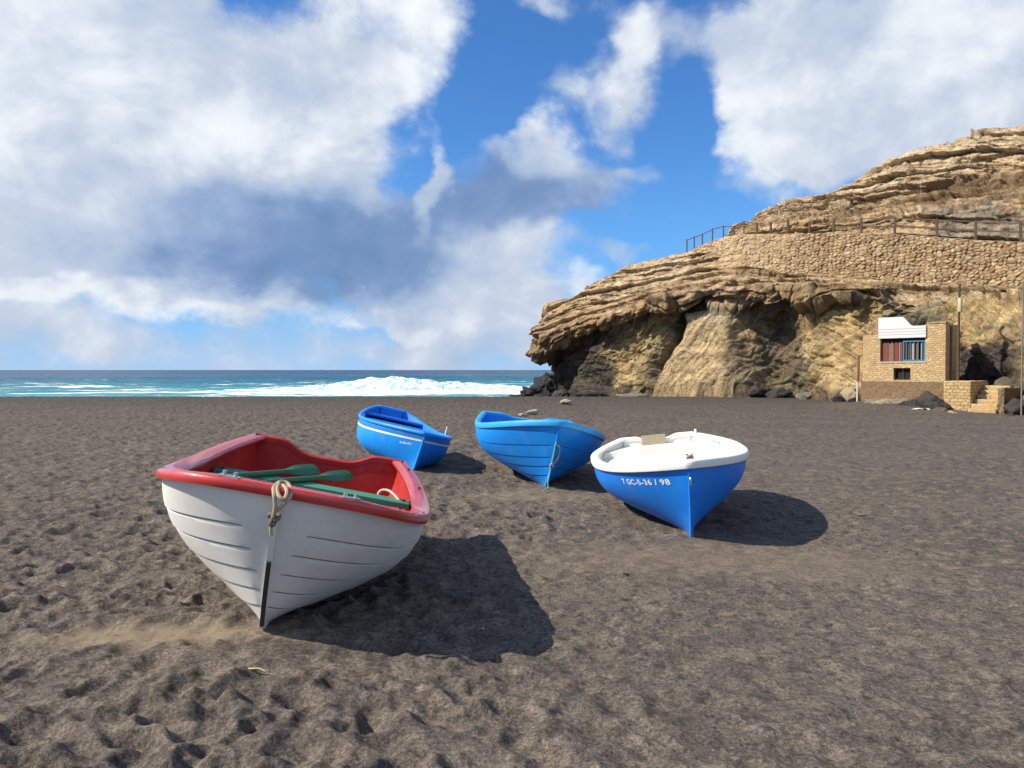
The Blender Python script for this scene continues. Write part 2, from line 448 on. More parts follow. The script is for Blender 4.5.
    base = t.mix(t.smooth(t.noise(co, 7.5, 5, .7), .55, .68, 0, .6), base, (.175, .145, .115))
    fl = t.noise(t.vmath('MULTIPLY', co, (1, 1.6, 1)), 5.2, 3, .5); base = t.mix(t.smooth(fl, .66, .71, 0, .75), base, (.23, .19, .145))
    base = t.mix(t.smooth(n2, .42, .70), base, (.165, .136, .107))
    base = t.mix(t.smooth(t.noise(co, 13, 4, .6), .5, .66, 0, .75), base, (.050, .043, .037))
    grain = t.math('MULTIPLY', t.smooth(n3, .32, .68, .50, 1.52), t.smooth(n4, .32, .68, .6, 1.4))
    base = t.mix(1., base, t.comb(grain, grain, grain), 'MULTIPLY')
    at = t.node('ShaderNodeAttribute', attribute_name='dry')
    base = t.mix(t.math('MULTIPLY', at.outputs['Fac'], t.smooth(n2, .2, .6, .55, 1)), base, (.25, .198, .133))
    pit = t.noise(co, 22, 4, .7); base = t.mix(t.smooth(pit, .60, .68, 0, .7), base, (.030, .026, .023))
    bits = t.voro(co, 9, 'F1'); base = t.mix(t.smooth(bits, .028, .05, .8, 0), base, (.30, .26, .21))
    base = t.mix(t.smooth(yy, 24, 44, 0, .8), base, (.070, .060, .053))
    nn = t.bump(t.noise(t.vmath('MULTIPLY', co, (1, 1.5, 1)), 3.2, 4, .6), t.smooth(t.math('ABSOLUTE', yy), 8, 26, .2, 1), .16)
    nn = t.bump(t.noise(co, 26, 5, .7), .7, .016, nn)
    nn = t.bump(t.noise(co, 260, 2, .7), .55, .0025, nn)
    setp(t, b, col=base, rough=.95, spec=.15, normal=nn)
    o = mesh_np('beach', V, q, m, attrs=dict(dry=dry))
    tag(o, 'dark volcanic sand beach covered in footprints', 'beach', kind='structure')
make_beach()

# ------------------------------------------------------------------ sea
SEA_Z = -1.25
def make_sea():
    rs = [56.]
    while rs[-1] < 40000: rs.append(rs[-1] * (1.0045 if rs[-1] < 420 else 1.05))
    rs = np.array(rs); th = np.radians(np.linspace(-62, 62, 760))
    R, T = np.meshgrid(rs, th, indexing='ij'); X, Y = R * np.sin(T), R * np.cos(T)
    p = np.stack([X, Y, 0 * X], -1)
    fade = 1 - sstep(260, 420, R)
    h = fbm(p / [26, 9, 1], 4, .55) * .75 * fade + .10 * fade * fbm(p / [3, 1.6, 1], 2)
    h *= sstep(60, 100, R) * .8 + .2
    v = np.stack([X, Y, SEA_Z + h], -1)
    m, t, b, co = material('sea_water')
    x, y, z = t.sep(co)
    wob = t.math('MULTIPLY', t.math('SUBTRACT', t.noise(t.vmath('MULTIPLY', co, (.012, .03, 0)), 1, 4, .6), .5), 150)
    yd = t.math('ADD', t.math('SQRT', t.math('ADD', t.math('POWER', x, 2), t.math('POWER', y, 2))), wob)
    f = t.math('DIVIDE', t.math('LOGARITHM', t.math('MAXIMUM', yd, 60), 10), 4)      # 60 m .44, 100 m .5, 1 km .75
    colr = t.ramp(f, [(.46, (.085, .33, .37)), (.53, (.030, .21, .27)), (.60, (.004, .10, .175)), (.70, (.001, .05, .12)), (.85, (.0, .034, .095))])
    st = t.vmath('MULTIPLY', co, (.05, .16, .0))
    foam = t.noise(st, 1.0, 9, .72, .6)
    nearm = t.smooth(yd, 112, 240, 1, 0)
    fm = t.math('ADD', foam, t.math('MULTIPLY', nearm, .10))
    fmask = t.smooth(fm, .615, .69)
    caps = t.smooth(t.noise(t.vmath('MULTIPLY', co, (.03, .085, 0)), 1., 8, .7, .4), .655, .70)
    caps = t.math('MULTIPLY', caps, t.smooth(yd, 260, 900, .75, .35))
    fmask = t.math('MAXIMUM', t.math('MULTIPLY', fmask, t.smooth(yd, 150, 330, 1, 0)), caps)
    c2 = t.mix(fmask, colr, (.80, .84, .85))
    rough = t.math('MULTIPLY_ADD', fmask, .6, .22)
    n = t.bump(t.noise(t.vmath('MULTIPLY', co, (.10, .32, .1)), 1, 6, .6), .9, 1.2)
    n = t.bump(t.noise(t.vmath('MULTIPLY', co, (.018, .06, .1)), 1, 5, .6), .8, 5.0, n)
    setp(t, b, col=c2, rough=rough, spec=.05, ior=1.33, normal=n)
    o = mesh_np('sea', v, grid_faces(*R.shape)[:, ::-1], m)
    tag(o, 'blue green sea running out to the horizon', 'sea', kind='structure')
make_sea()

def foam_material():
    m, t, b, co = material('sea_foam')
    n = t.noise(co, .9, 7, .65); n2 = t.noise(co, 4, 4, .6)
    c = t.mix(t.smooth(n, .36, .57), (.30, .55, .60), (.83, .86, .87))
    nn = t.bump(n, .8, .4); nn = t.bump(n2, .6, .12, nn)
    setp(t, b, col=c, rough=.75, normal=nn, spec=.2)
    return m
FOAM = foam_material()

def make_breaker(name, X0, X1, Yc, prof, depth, label, amp=1.):
    """a broken wave: crest line with a tumbling white front, as a closed sheet dipping under the water on all sides"""
    nu, nv = 420, 90
    s = np.linspace(0, 1, nu); w = np.linspace(-1, 1, nv)
    S, Wd = np.meshgrid(s, w, indexing='ij')
    X = X0 + (X1 - X0) * S
    crest = np.interp(S, [a for a, _ in prof], [b_ for _, b_ in prof])
    Y = Yc + Wd * depth + 2.2 * perlin(np.stack([X / 9, 0 * X, 0 * X + 4.], -1))
    front = np.where(Wd < 0, np.exp(-(Wd / .42) ** 2) * .82 + .18 * (1 - Wd * Wd), np.exp(-(Wd / .5) ** 2))
    p = np.stack([X, Y, 0 * X], -1)
    n = fbm(p / [2.6, 2.0, 1], 5, .6)
    big = fbm(p / [9, 5, 1] + 3, 2)
    z = SEA_Z - .25 + crest * front * (1 + .28 * big) + (n * .55 + .12) * amp * np.clip(crest * front, 0, 1.2)
    edge = np.minimum(sstep(0, .05, S), sstep(0, .05, 1 - S)) * np.minimum(sstep(0, .12, Wd + 1), sstep(0, .12, 1 - Wd))
    z = z * edge + (SEA_Z - .9) * (1 - edge)
    o = mesh_np(name, np.stack([X, Y, z], -1), grid_faces(nu, nv), FOAM)
    tag(o, label, 'wave', kind='structure')
# px 300..545 of the photograph: x = (px-512)/759*Y
make_breaker('breaking_wave', -41, 4.5, 104, [(0, .3), (.2, .52), (.29, .75), (.38, 1.05), (.46, 1.6), (.54, 1.85), (.62, 1.65), (.72, 1.25), (.82, .95), (.92, .75), (1, .6)], 6.5, 'big white breaking wave rolling in beside the headland')
make_breaker('wave_crest', -27, -16, 119, [(0, .3), (.3, .8), (.5, 1.35), (.7, .95), (1, .3)], 2.6, 'smaller white crest rising just behind the breaking wave', .8)
FOAM = plain('swash_foam', (.76, .80, .81), .7, .12, 3, bumpd=.05)
make_breaker('swash', -62, 6, 88, [(0, .34), (.22, .42), (.4, .46), (.6, .55), (.8, .62), (1, .5)], 5.0, 'low band of white swash along the edge of the sand', .45)
make_breaker('swash', -118, -50, 100, [(0, .42), (.5, .36), (.8, .32), (1, .25)], 3.4, 'thin line of foam at the far left of the shore', .4)

# ------------------------------------------------------------------ boats
BOATS = {
  'red': dict(L=2.9389, B=0.8458, bt=0.7744, tm=0.5401, p=2.0701, e0=0.3, e1=0.5845, nm=3.1055, nb=1.3625, D=0.6917, rb=0.3299, rs=0.238, rake=0.4187, tr=0.0793, yaw=3.2871, trim=0.0099, heel=-0.2047, x=-1.6015, y=5.3775, z=0.0081, rim=0.035, ss=0.75, sx=1.25),
  'mid': dict(L=3.0631, B=0.8853, bt=0.8074, tm=0.4207, p=2.4488, e0=0.6617, e1=0.4978, nm=3.0622, nb=1.2649, D=0.6839, rb=0.3936, rs=0.1391, rake=0.4436, tr=0.08, yaw=3.2487, trim=-0.0157, heel=-0.1194, x=0.3174, y=10.9301, z=-0.0176, rim=0.03),
  'left': dict(L=2.9572, B=0.726, bt=0.3163, tm=0.5384, p=1.9578, e0=0.8442, e1=0.2957, nm=5.379, nb=1.5729, D=0.6426, rb=0.1102, rs=0.2904, rake=0.203, tr=0.08, yaw=3.4737, trim=-0.0371, heel=-0.2411, x=-1.9375, y=12.6319, z=-0.0294, rim=0.03, ae=2.4),
  'white': dict(L=3.1558, B=0.819, bt=0.5444, tm=0.314, p=2.2067, e0=0.7286, e1=0.3507, nm=3.5808, nb=1.5782, D=0.651, rb=0.2206, rs=0.1125, rake=0.3312, tr=0.08, yaw=3.0444, trim=-0.0068, heel=0.103, x=1.7611, y=8.1085, z=-0.0289, rim=0.03),
}

def hull_pt(P, t, v, side=1.):
    t = np.asarray(t, float); v = np.asarray(v, float)
    u = np.clip((t - P['tm']) / (1 - P['tm']), 0, 1)
    a = np.clip((P['tm'] - t) / P['tm'], 0, 1)
    w = P['B'] * np.maximum(1 - u ** P['p'], 0) ** np.maximum(P['e0'] + P['e1'] * v, .3) * ((1 - (1 - P['bt'] ** 2) * a ** P['ae']) ** .5 if 'ae' in P else 1 - (1 - P['bt']) * a ** 2)
    n = P['nm'] * (1 - u) + P['nb'] * u
    x = w * (1 - v ** n)
    zs = P['D'] * (1 + P['rb'] * np.clip((t - .35) / .65, 0, 1) ** 2 + P['rs'] * np.clip((P.get('ss', .35) - t) / P.get('ss', .35), 0, 1) ** P.get('sx', 2))
    zk = P['D'] * .10 * np.clip((t - .6) / .4, 0, 1) ** 2
    z = zs + (zk - zs) * v
    y = P['L'] * t - P['rake'] * v ** 1.6 * u ** 3 + P['tr'] * v * np.maximum(0, 1 - t / .25)
    return np.stack(np.broadcast_arrays(side * x, y - P['L'] / 2, z), -1)

def boat_matrix(P):
    return Matrix.Translation((P['x'], P['y'], P['z'])) @ Matrix.Rotation(P['yaw'], 4, 'Z') @ Matrix.Rotation(P['trim'], 4, 'X') @ Matrix.Rotation(P['heel'], 4, 'Y')

def on_plane(P, px, py, axis, val):
    """where the line of sight through a measured pixel meets the boat's own plane axis = val (boat coordinates)"""
    Mi = boat_matrix(P).inverted()
    o = Mi @ Vector((0, 0, CAMH)); d = Mi.to_3x3() @ Vector(ray(px, py))
    k = (val - o[axis]) / d[axis]
    return o + d * k

def half_w(P, t, z):
    """inner half width at station t and height z"""
    v = np.linspace(0, 1, 200); q = hull_pt(P, np.full(200, t), v)
    return float(np.interp(-z, -q[:, 2], q[:, 0]))

def make_boat(key, label, M, laps=(), lap=.012, bench=.42, bench_w=.09, floor=.16, lip=.045, inner=.07, dip=0., dipw=.3, keel_mat=None, transom_mat=None, stripe=None):
    P = BOATS[key]; rim = P['rim']
    root = empty('rowing_boat'); root.rotation_mode = 'YXZ'
    root.location = (P['x'], P['y'], P['z']); root.rotation_euler = (P['trim'], P['heel'], P['yaw'])
    tag(root, label, 'boat', 'boats drawn up on the beach')
    ts = 1 - (1 - np.linspace(0, 1, 90)) ** 2.2
    # --- outer skin
    vs = list(np.linspace(0, 1, 34))
    for l in laps: vs += [l - .012, l - .004, l + .004, l + .012]
    vs = np.array(sorted(vs)); edges = [0.05] + list(laps)
    off = np.zeros_like(vs)
    for a, b_ in zip(edges[:-1], edges[1:]):
        m = (vs >= a) & (vs < b_); off[m] = lap * ((vs[m] - a) / (b_ - a)) ** .8
    for l in laps: off[np.abs(vs - l) < .0045] = -lap * .5
    T, V = np.meshgrid(ts, vs, indexing='ij')
    st = hull_pt(P, T, V)
    fade = (1 - sstep(.972, .995, T)) * sstep(0, .04, T)
    st[..., 0] += off[None] * fade; st[..., 2] -= off[None] * fade * .35
    pt = st * [-1, 1, 1]
    G = np.concatenate([st, pt[:, ::-1][:, 1:]], 1)
    vfull = np.concatenate([vs, vs[::-1][1:]]); vmid = (vfull[:-1] + vfull[1:]) / 2
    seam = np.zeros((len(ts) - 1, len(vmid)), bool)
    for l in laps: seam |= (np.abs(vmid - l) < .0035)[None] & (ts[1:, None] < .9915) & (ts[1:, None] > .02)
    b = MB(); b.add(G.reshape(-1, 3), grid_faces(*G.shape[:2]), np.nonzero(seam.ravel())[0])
    # outer face of the transom
    def transom_grid(inset, dy, n=25, vmax=1.):
        vv = np.linspace(0, vmax, 22); e = hull_pt(P, np.zeros(22), vv)
        s = np.linspace(1, -1, n)
        Tg = np.zeros((22, n, 3)); Tg[..., 0] = np.maximum(e[:, :1] - inset, 0) * s; Tg[..., 1] = e[:, 1:2] + dy; Tg[..., 2] = e[:, 2:3]
        dp = dip * (.5 + .5 * np.cos(np.clip(np.abs(Tg[..., 0]) / dipw, 0, 1) ** 2.2 * math.pi))
        Tg[..., 2] -= dp * (1 - vv[:, None]) ** 1.5
        return Tg
    A = transom_grid(0, 0); b.add(A.reshape(-1, 3), grid_faces(*A.shape[:2]))
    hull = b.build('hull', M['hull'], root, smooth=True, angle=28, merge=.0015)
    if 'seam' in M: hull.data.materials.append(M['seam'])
    # --- liner
    vi = np.concatenate([np.linspace(0, bench - .02, 9), [bench - .005, bench + .01, bench + .03], np.linspace(bench + .06, 1, 14)])
    ti = np.linspace(.0, 1, 60) ** .8 * .965
    T, V = np.meshgrid(ti, vi, indexing='ij')
    q = hull_pt(P, T, V); ins = .04 + bench_w * sstep(bench - .008, bench + .012, V)
    q[..., 0] = np.maximum(q[..., 0] - ins, 0); q[..., 1] = np.minimum(q[..., 1], P['L'] / 2 - .05)
    q[..., 2] = np.maximum(q[..., 2] + .02 * (V > .01), floor * P['D'])
    q[:, -1, 0] = 0
    G = np.concatenate([q, (q * [-1, 1, 1])[:, ::-1][:, 1:]], 1)
    b = MB(); b.add(G.reshape(-1, 3), grid_faces(*G.shape[:2]))
    b.build('inner_lining', M['inner'], root, smooth=True, angle=40, merge=.0015)
    # --- transom
    b = MB(); A = transom_grid(.004, .004); B = transom_grid(.03, .055); b.slab(A, B)
    tr = b.build('transom', transom_mat or M['inner'], root, smooth=True, angle=40)
    # --- rim: flat top with a rounded outer lip, running from the transom round the bow and back
    s = np.linspace(0, 1, 110); tr_ = 1 - (1 - s) ** 2.6
    L1 = hull_pt(P, tr_, np.zeros_like(tr_)); path = np.concatenate([L1, (L1 * [-1, 1, 1])[::-1][1:]])
    keep = np.concatenate([[True], np.linalg.norm(np.diff(path, axis=0), axis=1) > .004]); path = path[keep]
    d = np.gradient(path[:, :2], axis=0); d /= np.linalg.norm(d, axis=1)[:, None]
    nrm = np.stack([d[:, 1], -d[:, 0]], 1)
    mid = len(path) // 2
    for _ in range(6): nrm[1:-1] = (nrm[:-2] + 2 * nrm[1:-1] + nrm[2:]) / 4
    nrm /= np.linalg.norm(nrm, axis=1)[:, None]
    sec = [(-inner, -.012), (-inner, .006), (-inner + .012, .016), (-.01, .020), (rim * .45, .020), (rim * .85, .013), (rim, -.002), (rim, -lip * .55), (rim * .8, -lip * .9), (.004, -lip), (-.012, -lip * .8)]
    rings = np.stack([np.concatenate([path[:, :2] + nrm * o, path[:, 2:] + zz], 1) for o, zz in sec], 1)
    # keep the inner edge on its own side of the centre line
    rings[:mid, :, 0] = np.maximum(rings[:mid, :, 0], .002); rings[mid + 1:, :, 0] = np.minimum(rings[mid + 1:, :, 0], -.002)
    b = MB(); b.sweep(rings); gun = b.build('gunwale', M['rim'], root, smooth=True, angle=50)
    # --- capping along the top of the transom
    top = transom_grid(-.0, 0)[0]; n = len(top)
    rs_ = np.stack([top + [0, dy, dz] for dy, dz in [(-.025, -.03), (-.025, .01), (-.012, .021), (.05, .021), (.068, .010), (.068, -.03)]], 1)
    b = MB(); b.sweep(rs_); b.build('transom_cap', M['cap'] if 'cap' in M else M['rim'], root, smooth=True, angle=50)
    # --- keel and stem
    vv = np.linspace(.10, 1, 24); stem = hull_pt(P, np.ones(24), vv)
    kt = np.linspace(1, 0.02, 26)[1:]; kl = hull_pt(P, kt, np.ones(25))
    line = np.concatenate([stem, kl]); tang = np.gradient(line, axis=0); tang /= np.linalg.norm(tang, axis=1)[:, None]
    nn = np.stack([0 * tang[:, 0], -tang[:, 2], tang[:, 1]], 1) * -1.
    wd, pr = .013, .016
    rings = np.stack([line + nn * a + [o, 0, 0] for o, a in [(-wd * 1.4, -.02), (wd * 1.4, -.02), (wd, pr), (-wd, pr)]], 1)
    if (rings[10, 2, 1] < line[10, 1]): rings = np.stack([line - nn * a + [o, 0, 0] for o, a in [(-wd * 1.4, -.02), (wd * 1.4, -.02), (wd, pr), (-wd, pr)]], 1)
    b = MB(); b.sweep(rings); b.build('keel', M['hull'], root, smooth=True, angle=40)
    if stripe:
        for v0, v1, mat, nm, o in stripe:
            vv = np.linspace(v0, v1, 5); st_t = 1 - (1 - np.linspace(0, 1, 80)) ** 2.2; st_t = st_t[st_t < .9985]
            for side in (1, -1):
                T, V = np.meshgrid(st_t, vv, indexing='ij')
                A = hull_pt(P, T, V, side); B = A.copy(); B[..., 0] += side * o; A[..., 0] -= side * .01
                MB().slab(A, B).build(nm, mat, root, smooth=True, angle=40)
    return root, P

def floor_box(P, t0, t1, z, th, mat, name, root, gap=.05, n=10, bevel=.004):
    """a seat or deck following the inside of the boat between stations t0 and t1"""
    tt = np.linspace(t0, t1, n)
    w = np.array([max(half_w(P, a, z) - gap, .01) for a in tt])
    s = np.linspace(-1, 1, 9)
    A = np.zeros((n, 9, 3)); A[..., 0] = w[:, None] * s; A[..., 1] = (tt * P['L'] - P['L'] / 2)[:, None]; A[..., 2] = z
    return MB().slab(A, A - [0, 0, th]).build(name, mat, root, smooth=True, angle=30)

def lettering(P, body, p0, p1, height, side, mat, name, root, off=.003):
    """painted characters laid on the curved flank; p0, p1: (t, v) of the start and end of the base line"""
    cu = bpy.data.curves.new('lettering', 'FONT'); cu.body = body; cu.size = 1; cu.resolution_u = 3; cu.offset = .028; cu.space_character = 1.12
    o = bpy.data.objects.new('lettering', cu); COL.objects.link(o)
    bpy.context.view_layer.update()
    me = bpy.data.meshes.new_from_object(o.evaluated_get(bpy.context.evaluated_depsgraph_get()))
    bpy.data.objects.remove(o); bpy.data.curves.remove(cu)
    bm = bmesh.new(); bm.from_mesh(me)
    for k in range(2): bmesh.ops.subdivide_edges(bm, edges=[e for e in bm.edges if e.calc_length() > .12], cuts=1, use_grid_fill=False)
    bmesh.ops.triangulate(bm, faces=bm.faces)
    xs = [v.co.x for v in bm.verts]; x0, x1 = min(xs), max(xs)
    for v in bm.verts:
        f = (v.co.x - x0) / (x1 - x0); tt = p0[0] + (p1[0] - p0[0]) * f
        v0 = p0[1] + (p1[1] - p0[1]) * f
        vv = v0 - v.co.y * height
        a = hull_pt(P, tt, vv, side); b = hull_pt(P, tt + .004, vv, side); c = hull_pt(P, tt, vv + .004, side)
        n = np.cross(b - a, c - a); n /= np.linalg.norm(n)
        if n[0] * side < 0: n = -n
        v.co = Vector(a + n * off)
    bm.to_mesh(me); bm.free(); me.name = name
    return new_obj(name, me, mat, root)

def find_tv(P, px, py, side):
    """station and girth of the point of a flank seen at a measured pixel"""
    T, V = np.meshgrid(np.linspace(.3, .999, 400), np.linspace(0, 1, 200), indexing='ij')
    q = hull_pt(P, T, V, side).reshape(-1, 3); M = np.array(boat_matrix(P))
    w = q @ M[:3, :3].T + M[:3, 3] - [0, 0, CAMH]
    c, s = math.cos(PITCH), math.sin(PITCH); dd = w[:, 1] * c - w[:, 2] * s; uu = w[:, 2] * c + w[:, 1] * s
    e = np.hypot(512 + F * w[:, 0] / dd - px, 384 - F * uu / dd - py); i = e.argmin()
    return T.ravel()[i], V.ravel()[i]

M_white = paint('white_hull_paint', (.80, .785, .735), .38, .20, (.42, .36, .28), scr=.45)
M_red = paint('red_gelcoat', (.48, .016, .011), .30, .10, (.34, .16, .13), coat=.8, fade=(.50, .03, .022))
M_redin = paint('red_inner_paint', (.38, .012, .008), .45, .22, (.50, .20, .15), fade=(.32, .009, .006))
M_teal = paint('green_bench_paint', (.03, .27, .165), .38, .18, (.15, .2, .16))
M_green = paint('green_oar_paint', (.012, .16, .072), .42, .06, (.12, .14, .1), dusty=0.)
M_black = plain('worn_black_rubber', (.035, .033, .03), .7, .5, 40)
M_rope = plain('tan_rope', (.42, .33, .22), .9, .4, 160, bumpd=.004)
M_steel = plain('bright_steel', (.62, .60, .57), .3, .3, 30, metal=.9)
M_rust = plain('rusty_iron', (.13, .07, .045), .8, .5, 60)
M_hose = plain('pale_cable', (.60, .48, .42), .6, .2, 40)
M_blue_mid = paint('mid_blue_paint', (.001, .22, .74), .34, .06, (.06, .18, .34), fade=(.003, .27, .78))
M_blue_midrim = paint('pale_blue_rim_paint', (.02, .34, .74), .36, .08, (.2, .3, .4))
M_blue_w = paint('bright_blue_paint', (.0, .19, .77), .36, .05, (.05, .16, .34), fade=(.001, .22, .80))
M_blue_l = paint('sky_blue_paint', (.0, .24, .80), .34, .05, (.05, .2, .4), fade=(.001, .29, .84))
M_blue_deck = paint('deck_blue_paint', (.001, .19, .70), .36, .08, (.1, .2, .4))
M_stripe = paint('pale_stripe_paint', (.55, .74, .82), .4, .08, (.3, .4, .45))
M_dkstripe = paint('teal_blue_strake_paint', (.008, .17, .50), .4, .08, (.1, .2, .3))
M_cream = paint('cream_white_gelcoat', (.84, .815, .74), .35, .10, (.45, .40, .32), scr=.45)
M_ply = plain('plywood', (.42, .34, .23), .7, .25, 25)
M_letter = plain('white_lettering_paint', (.80, .84, .86), .5, .06, 60)
M_ltblue = plain('pale_blue_lettering_paint', (.45, .70, .85), .5, .1, 60)
M_rope_g = plain('green_rope', (.16, .36, .24), .8, .4, 160, bumpd=.003)

def smooth_path(pts, n=10):
    """Catmull-Rom through points"""
    p = [Vector(a) for a in pts]; p = [p[0] * 2 - p[1]] + p + [p[-1] * 2 - p[-2]]; out = []
    for i in range(1, len(p) - 2):
        for k in range(n):
            u = k / n
            out.append(.5 * ((2 * p[i]) + (p[i + 1] - p[i - 1]) * u + (2 * p[i - 1] - 5 * p[i] + 4 * p[i + 1] - p[i + 2]) * u * u + (3 * p[i] - p[i - 1] - 3 * p[i + 1] + p[i + 2]) * u ** 3))
    return out + [p[-2]]

# ---- red and white boat
boat, P = make_boat('red', 'white rowing boat with a red rim and red inside, largest and nearest on the sand',
    dict(hull=M_white, inner=M_redin, rim=M_red, cap=M_redin, seam=plain('grey_lap_shade', (.24, .23, .215), .9, .5, 30)), laps=(.27, .42, .57, .71, .84), lap=.009, dip=.10, dipw=.42, inner=.105, lip=.043, floor=.20)  # grey lap lines: shade under the plank edges, put into the hull colour
RED = boat
vv = np.linspace(.47, .985, 16); ln = hull_pt(P, np.ones(16), vv)
tg = np.gradient(ln, axis=0); tg /= np.linalg.norm(tg, axis=1)[:, None]; nn = np.stack([0 * tg[:, 0], -tg[:, 2], tg[:, 1]], 1); nn *= np.sign(nn[:, 1:2])
MB().sweep(np.stack([ln + nn * a + [o, 0, 0] for o, a in [(-.014, -.012), (.014, -.012), (.012, .026), (-.012, .026)]], 1)).build('stem_guard', M_black, boat, smooth=True)
floor_box(P, .025, .16, .40 * P['D'], .035, M_redin, 'stern_seat', boat, .05)
zt = .635; tc = .315
wt = half_w(P, tc, zt) - .055
yc = tc * P['L'] - P['L'] / 2
th_ = MB().box((0, yc, zt), (2 * wt, .20, .045)).build('thwart', M_teal, boat, bevel=.006)
for sx in (1, -1):
    MB().box((sx * (wt - .05), yc, zt + .032), (.03, .03, .014)).build('bolt', M_rust, th_, bevel=.003)
    # wooden risers that carry the thwart
    MB().box((sx * (wt + .004), yc, zt - .06), (.03, .30, .07)).build('thwart_riser', M_redin, boat, bevel=.004)
# rowlock plates on the rim
def on_rim(t, side, o=-.03):
    q = hull_pt(P, t, 0, side); return Vector((q[0] + side * o, q[1], q[2] + .02))
for (px, py) in ((216, 481), (352, 509)):
    k = on_plane(P, px, py, 2, P['D'] * 1.2)
    sd_ = 1 if k.x > 0 else -1
    tt = (k.y + P['L'] / 2) / P['L']
    # refine along the rim by closest pixel
    best = min(((abs(on_plane(P, px, py, 2, float(hull_pt(P, a, 0, sd_)[2]) + .02).x - float(hull_pt(P, a, 0, sd_)[0])) + abs(on_plane(P, px, py, 2, float(hull_pt(P, a, 0, sd_)[2]) + .02).y - float(hull_pt(P, a, 0, sd_)[1])), a) for a in np.linspace(.5, .998, 300)))
    c = on_rim(best[1], sd_, -.025)
    b_ = hull_pt(P, best[1] + .001, 0, sd_) - hull_pt(P, best[1] - .001, 0, sd_); an = math.atan2(b_[1], b_[0])
    Mz = Matrix.Rotation(an, 3, 'Z')
    f = MB().box(c + Vector((0, 0, .004)), (.11, .045, .008), Mz)
    for o in (-.03, .03): f.tube([c + Mz @ Vector((o, 0, .006)), c + Mz @ Vector((o, 0, .030))], .011, 8)
    f.build('fairlead', M_steel, boat, smooth=True, bevel=0)
for (tt, sd_) in ((.02, 1), (.02, -1), (.34, -1), (.12, -1)):
    c = on_rim(tt, sd_, -.02); MB().tube([c - Vector((0, 0, .005)), c + Vector((0, 0, .012))], .014, 10).build('bolt', M_rust, boat, smooth=True)
# loop of pale cable inside
c0 = on_plane(P, 372, 500, 1, .30 * P['L'] - P['L'] / 2 - .22)
cable = MB().tube(smooth_path([Vector((-.52, yc - .12, .50)), Vector((-.50, yc - .16, .66)), Vector((-.57, yc - .13, .70)), Vector((-.66, yc - .04, .66)), Vector((-.69, yc + .0, .60)), Vector((-.70, yc - .1, .45))], 8), .011, 8)
cable.build('cable', M_hose, boat, smooth=True)

# oars lying across the thwart
def make_oar(tip_px, mid_px, label, name='oar'):
    yt, ym = .075 * P['L'] - P['L'] / 2, tc * P['L'] - P['L'] / 2 + .02
    tip = on_plane(P, *tip_px, 1, yt); mid = on_plane(P, *mid_px, 1, ym)
    mid.z = zt + .045; d = (tip - mid); d.normalize()
    grip = mid - d * .62
    Mw = boat_matrix(P); r = empty(name); r.rotation_mode = 'YXZ'
    Lb = .54
    wtip, wneck = Mw @ tip, Mw @ (tip - d * Lb); wgrip = Mw @ grip
    r.location = Mw @ mid; Mi = Matrix.Translation(r.location)
    T_ = lambda p: Mw @ p - r.location
    side = d.cross(Vector((0, 0, 1))).normalized(); up = side.cross(d).normalized()
    if up.z < 0: up = -up
    roll = .62; s0 = side if side.y < 0 else -side; side = (s0 * math.cos(roll) + up * math.sin(roll)).normalized(); up = (up * math.cos(roll) - s0 * math.sin(roll)).normalized()
    MB().tube([T_(grip + (tip - grip) * k) for k in np.linspace(0, .80, 10)], [.017, .019, .021, .023, .023, .023, .023, .022, .021, .018], 12).build('shaft', M_green, r, smooth=True)
    MB().tube([T_(grip - d * k) for k in (-.02, 0, .05, .11, .125)], [.019, .020, .019, .020, .012], 12).build('grip', M_black, r, smooth=True)
    s = np.linspace(0, 1, 14); w = .022 + .037 * sstep(0, .5, s); w[-1] *= .80; w[-2] *= .95
    A = []; B = []
    for a, ww in zip(s, w):
        c = tip - d * Lb * (1 - a)
        row = [c + side * ww * k + up * (.010 * (1 - abs(k)) + .004 + .014 * (1 - a) ** 2 * (1 - abs(k))) for k in np.linspace(-1, 1, 7)]
        rowb = [c + side * ww * k - up * (.010 * (1 - abs(k)) + .004) for k in np.linspace(-1, 1, 7)]
        A.append([T_(p) for p in row]); B.append([T_(p) for p in rowb])
    MB().slab(A, B).build('blade', M_green, r, smooth=True, angle=40)
    tag(r, label, 'oar', 'oars in the red and white boat')
make_oar((317, 469), (262, 485), 'green oar in the red boat whose blade lies further back towards the stern corner')
make_oar((351, 475), (296, 490), 'green oar in the red boat lying nearer the rope, shaft passing behind the rope knot')

# rope looped over the bow
yb = P['L'] / 2
def bow_pt(px, py, y): return on_plane(P, px, py, 1, y)
Mw = boat_matrix(P)
rope = empty('rope'); rope.location = Mw @ Vector((0, yb, .9))
def RW(p): return Mw @ Vector(p) - rope.location
loop1 = [bow_pt(273, 517, yb + .065), bow_pt(275, 506, yb + .085), bow_pt(274, 495, yb + .080), bow_pt(274, 487, yb + .02), bow_pt(280, 482, yb - .06), bow_pt(287, 483, yb - .07), bow_pt(291, 489, yb - .02), bow_pt(290, 497, yb + .07), bow_pt(283, 505, yb + .085), bow_pt(275, 512, yb + .07), bow_pt(272, 517, yb + .06)]
loop2 = [bow_pt(279, 483, yb - .03), bow_pt(277, 489, yb + .04), bow_pt(279, 496, yb + .09), bow_pt(284, 499, yb + .095), bow_pt(287, 492, yb + .06), bow_pt(284, 486, yb + .0), bow_pt(279, 486, yb - .03)]
MB().tube([RW(p) for p in smooth_path(loop1, 8)], .0105, 8).build('rope_loop', M_rope, rope, smooth=True)
MB().tube([RW(p) for p in smooth_path(loop2, 8)], .0105, 8).build('rope_loop', M_rope, rope, smooth=True)
kc = bow_pt(274, 516.5, yb + .05)
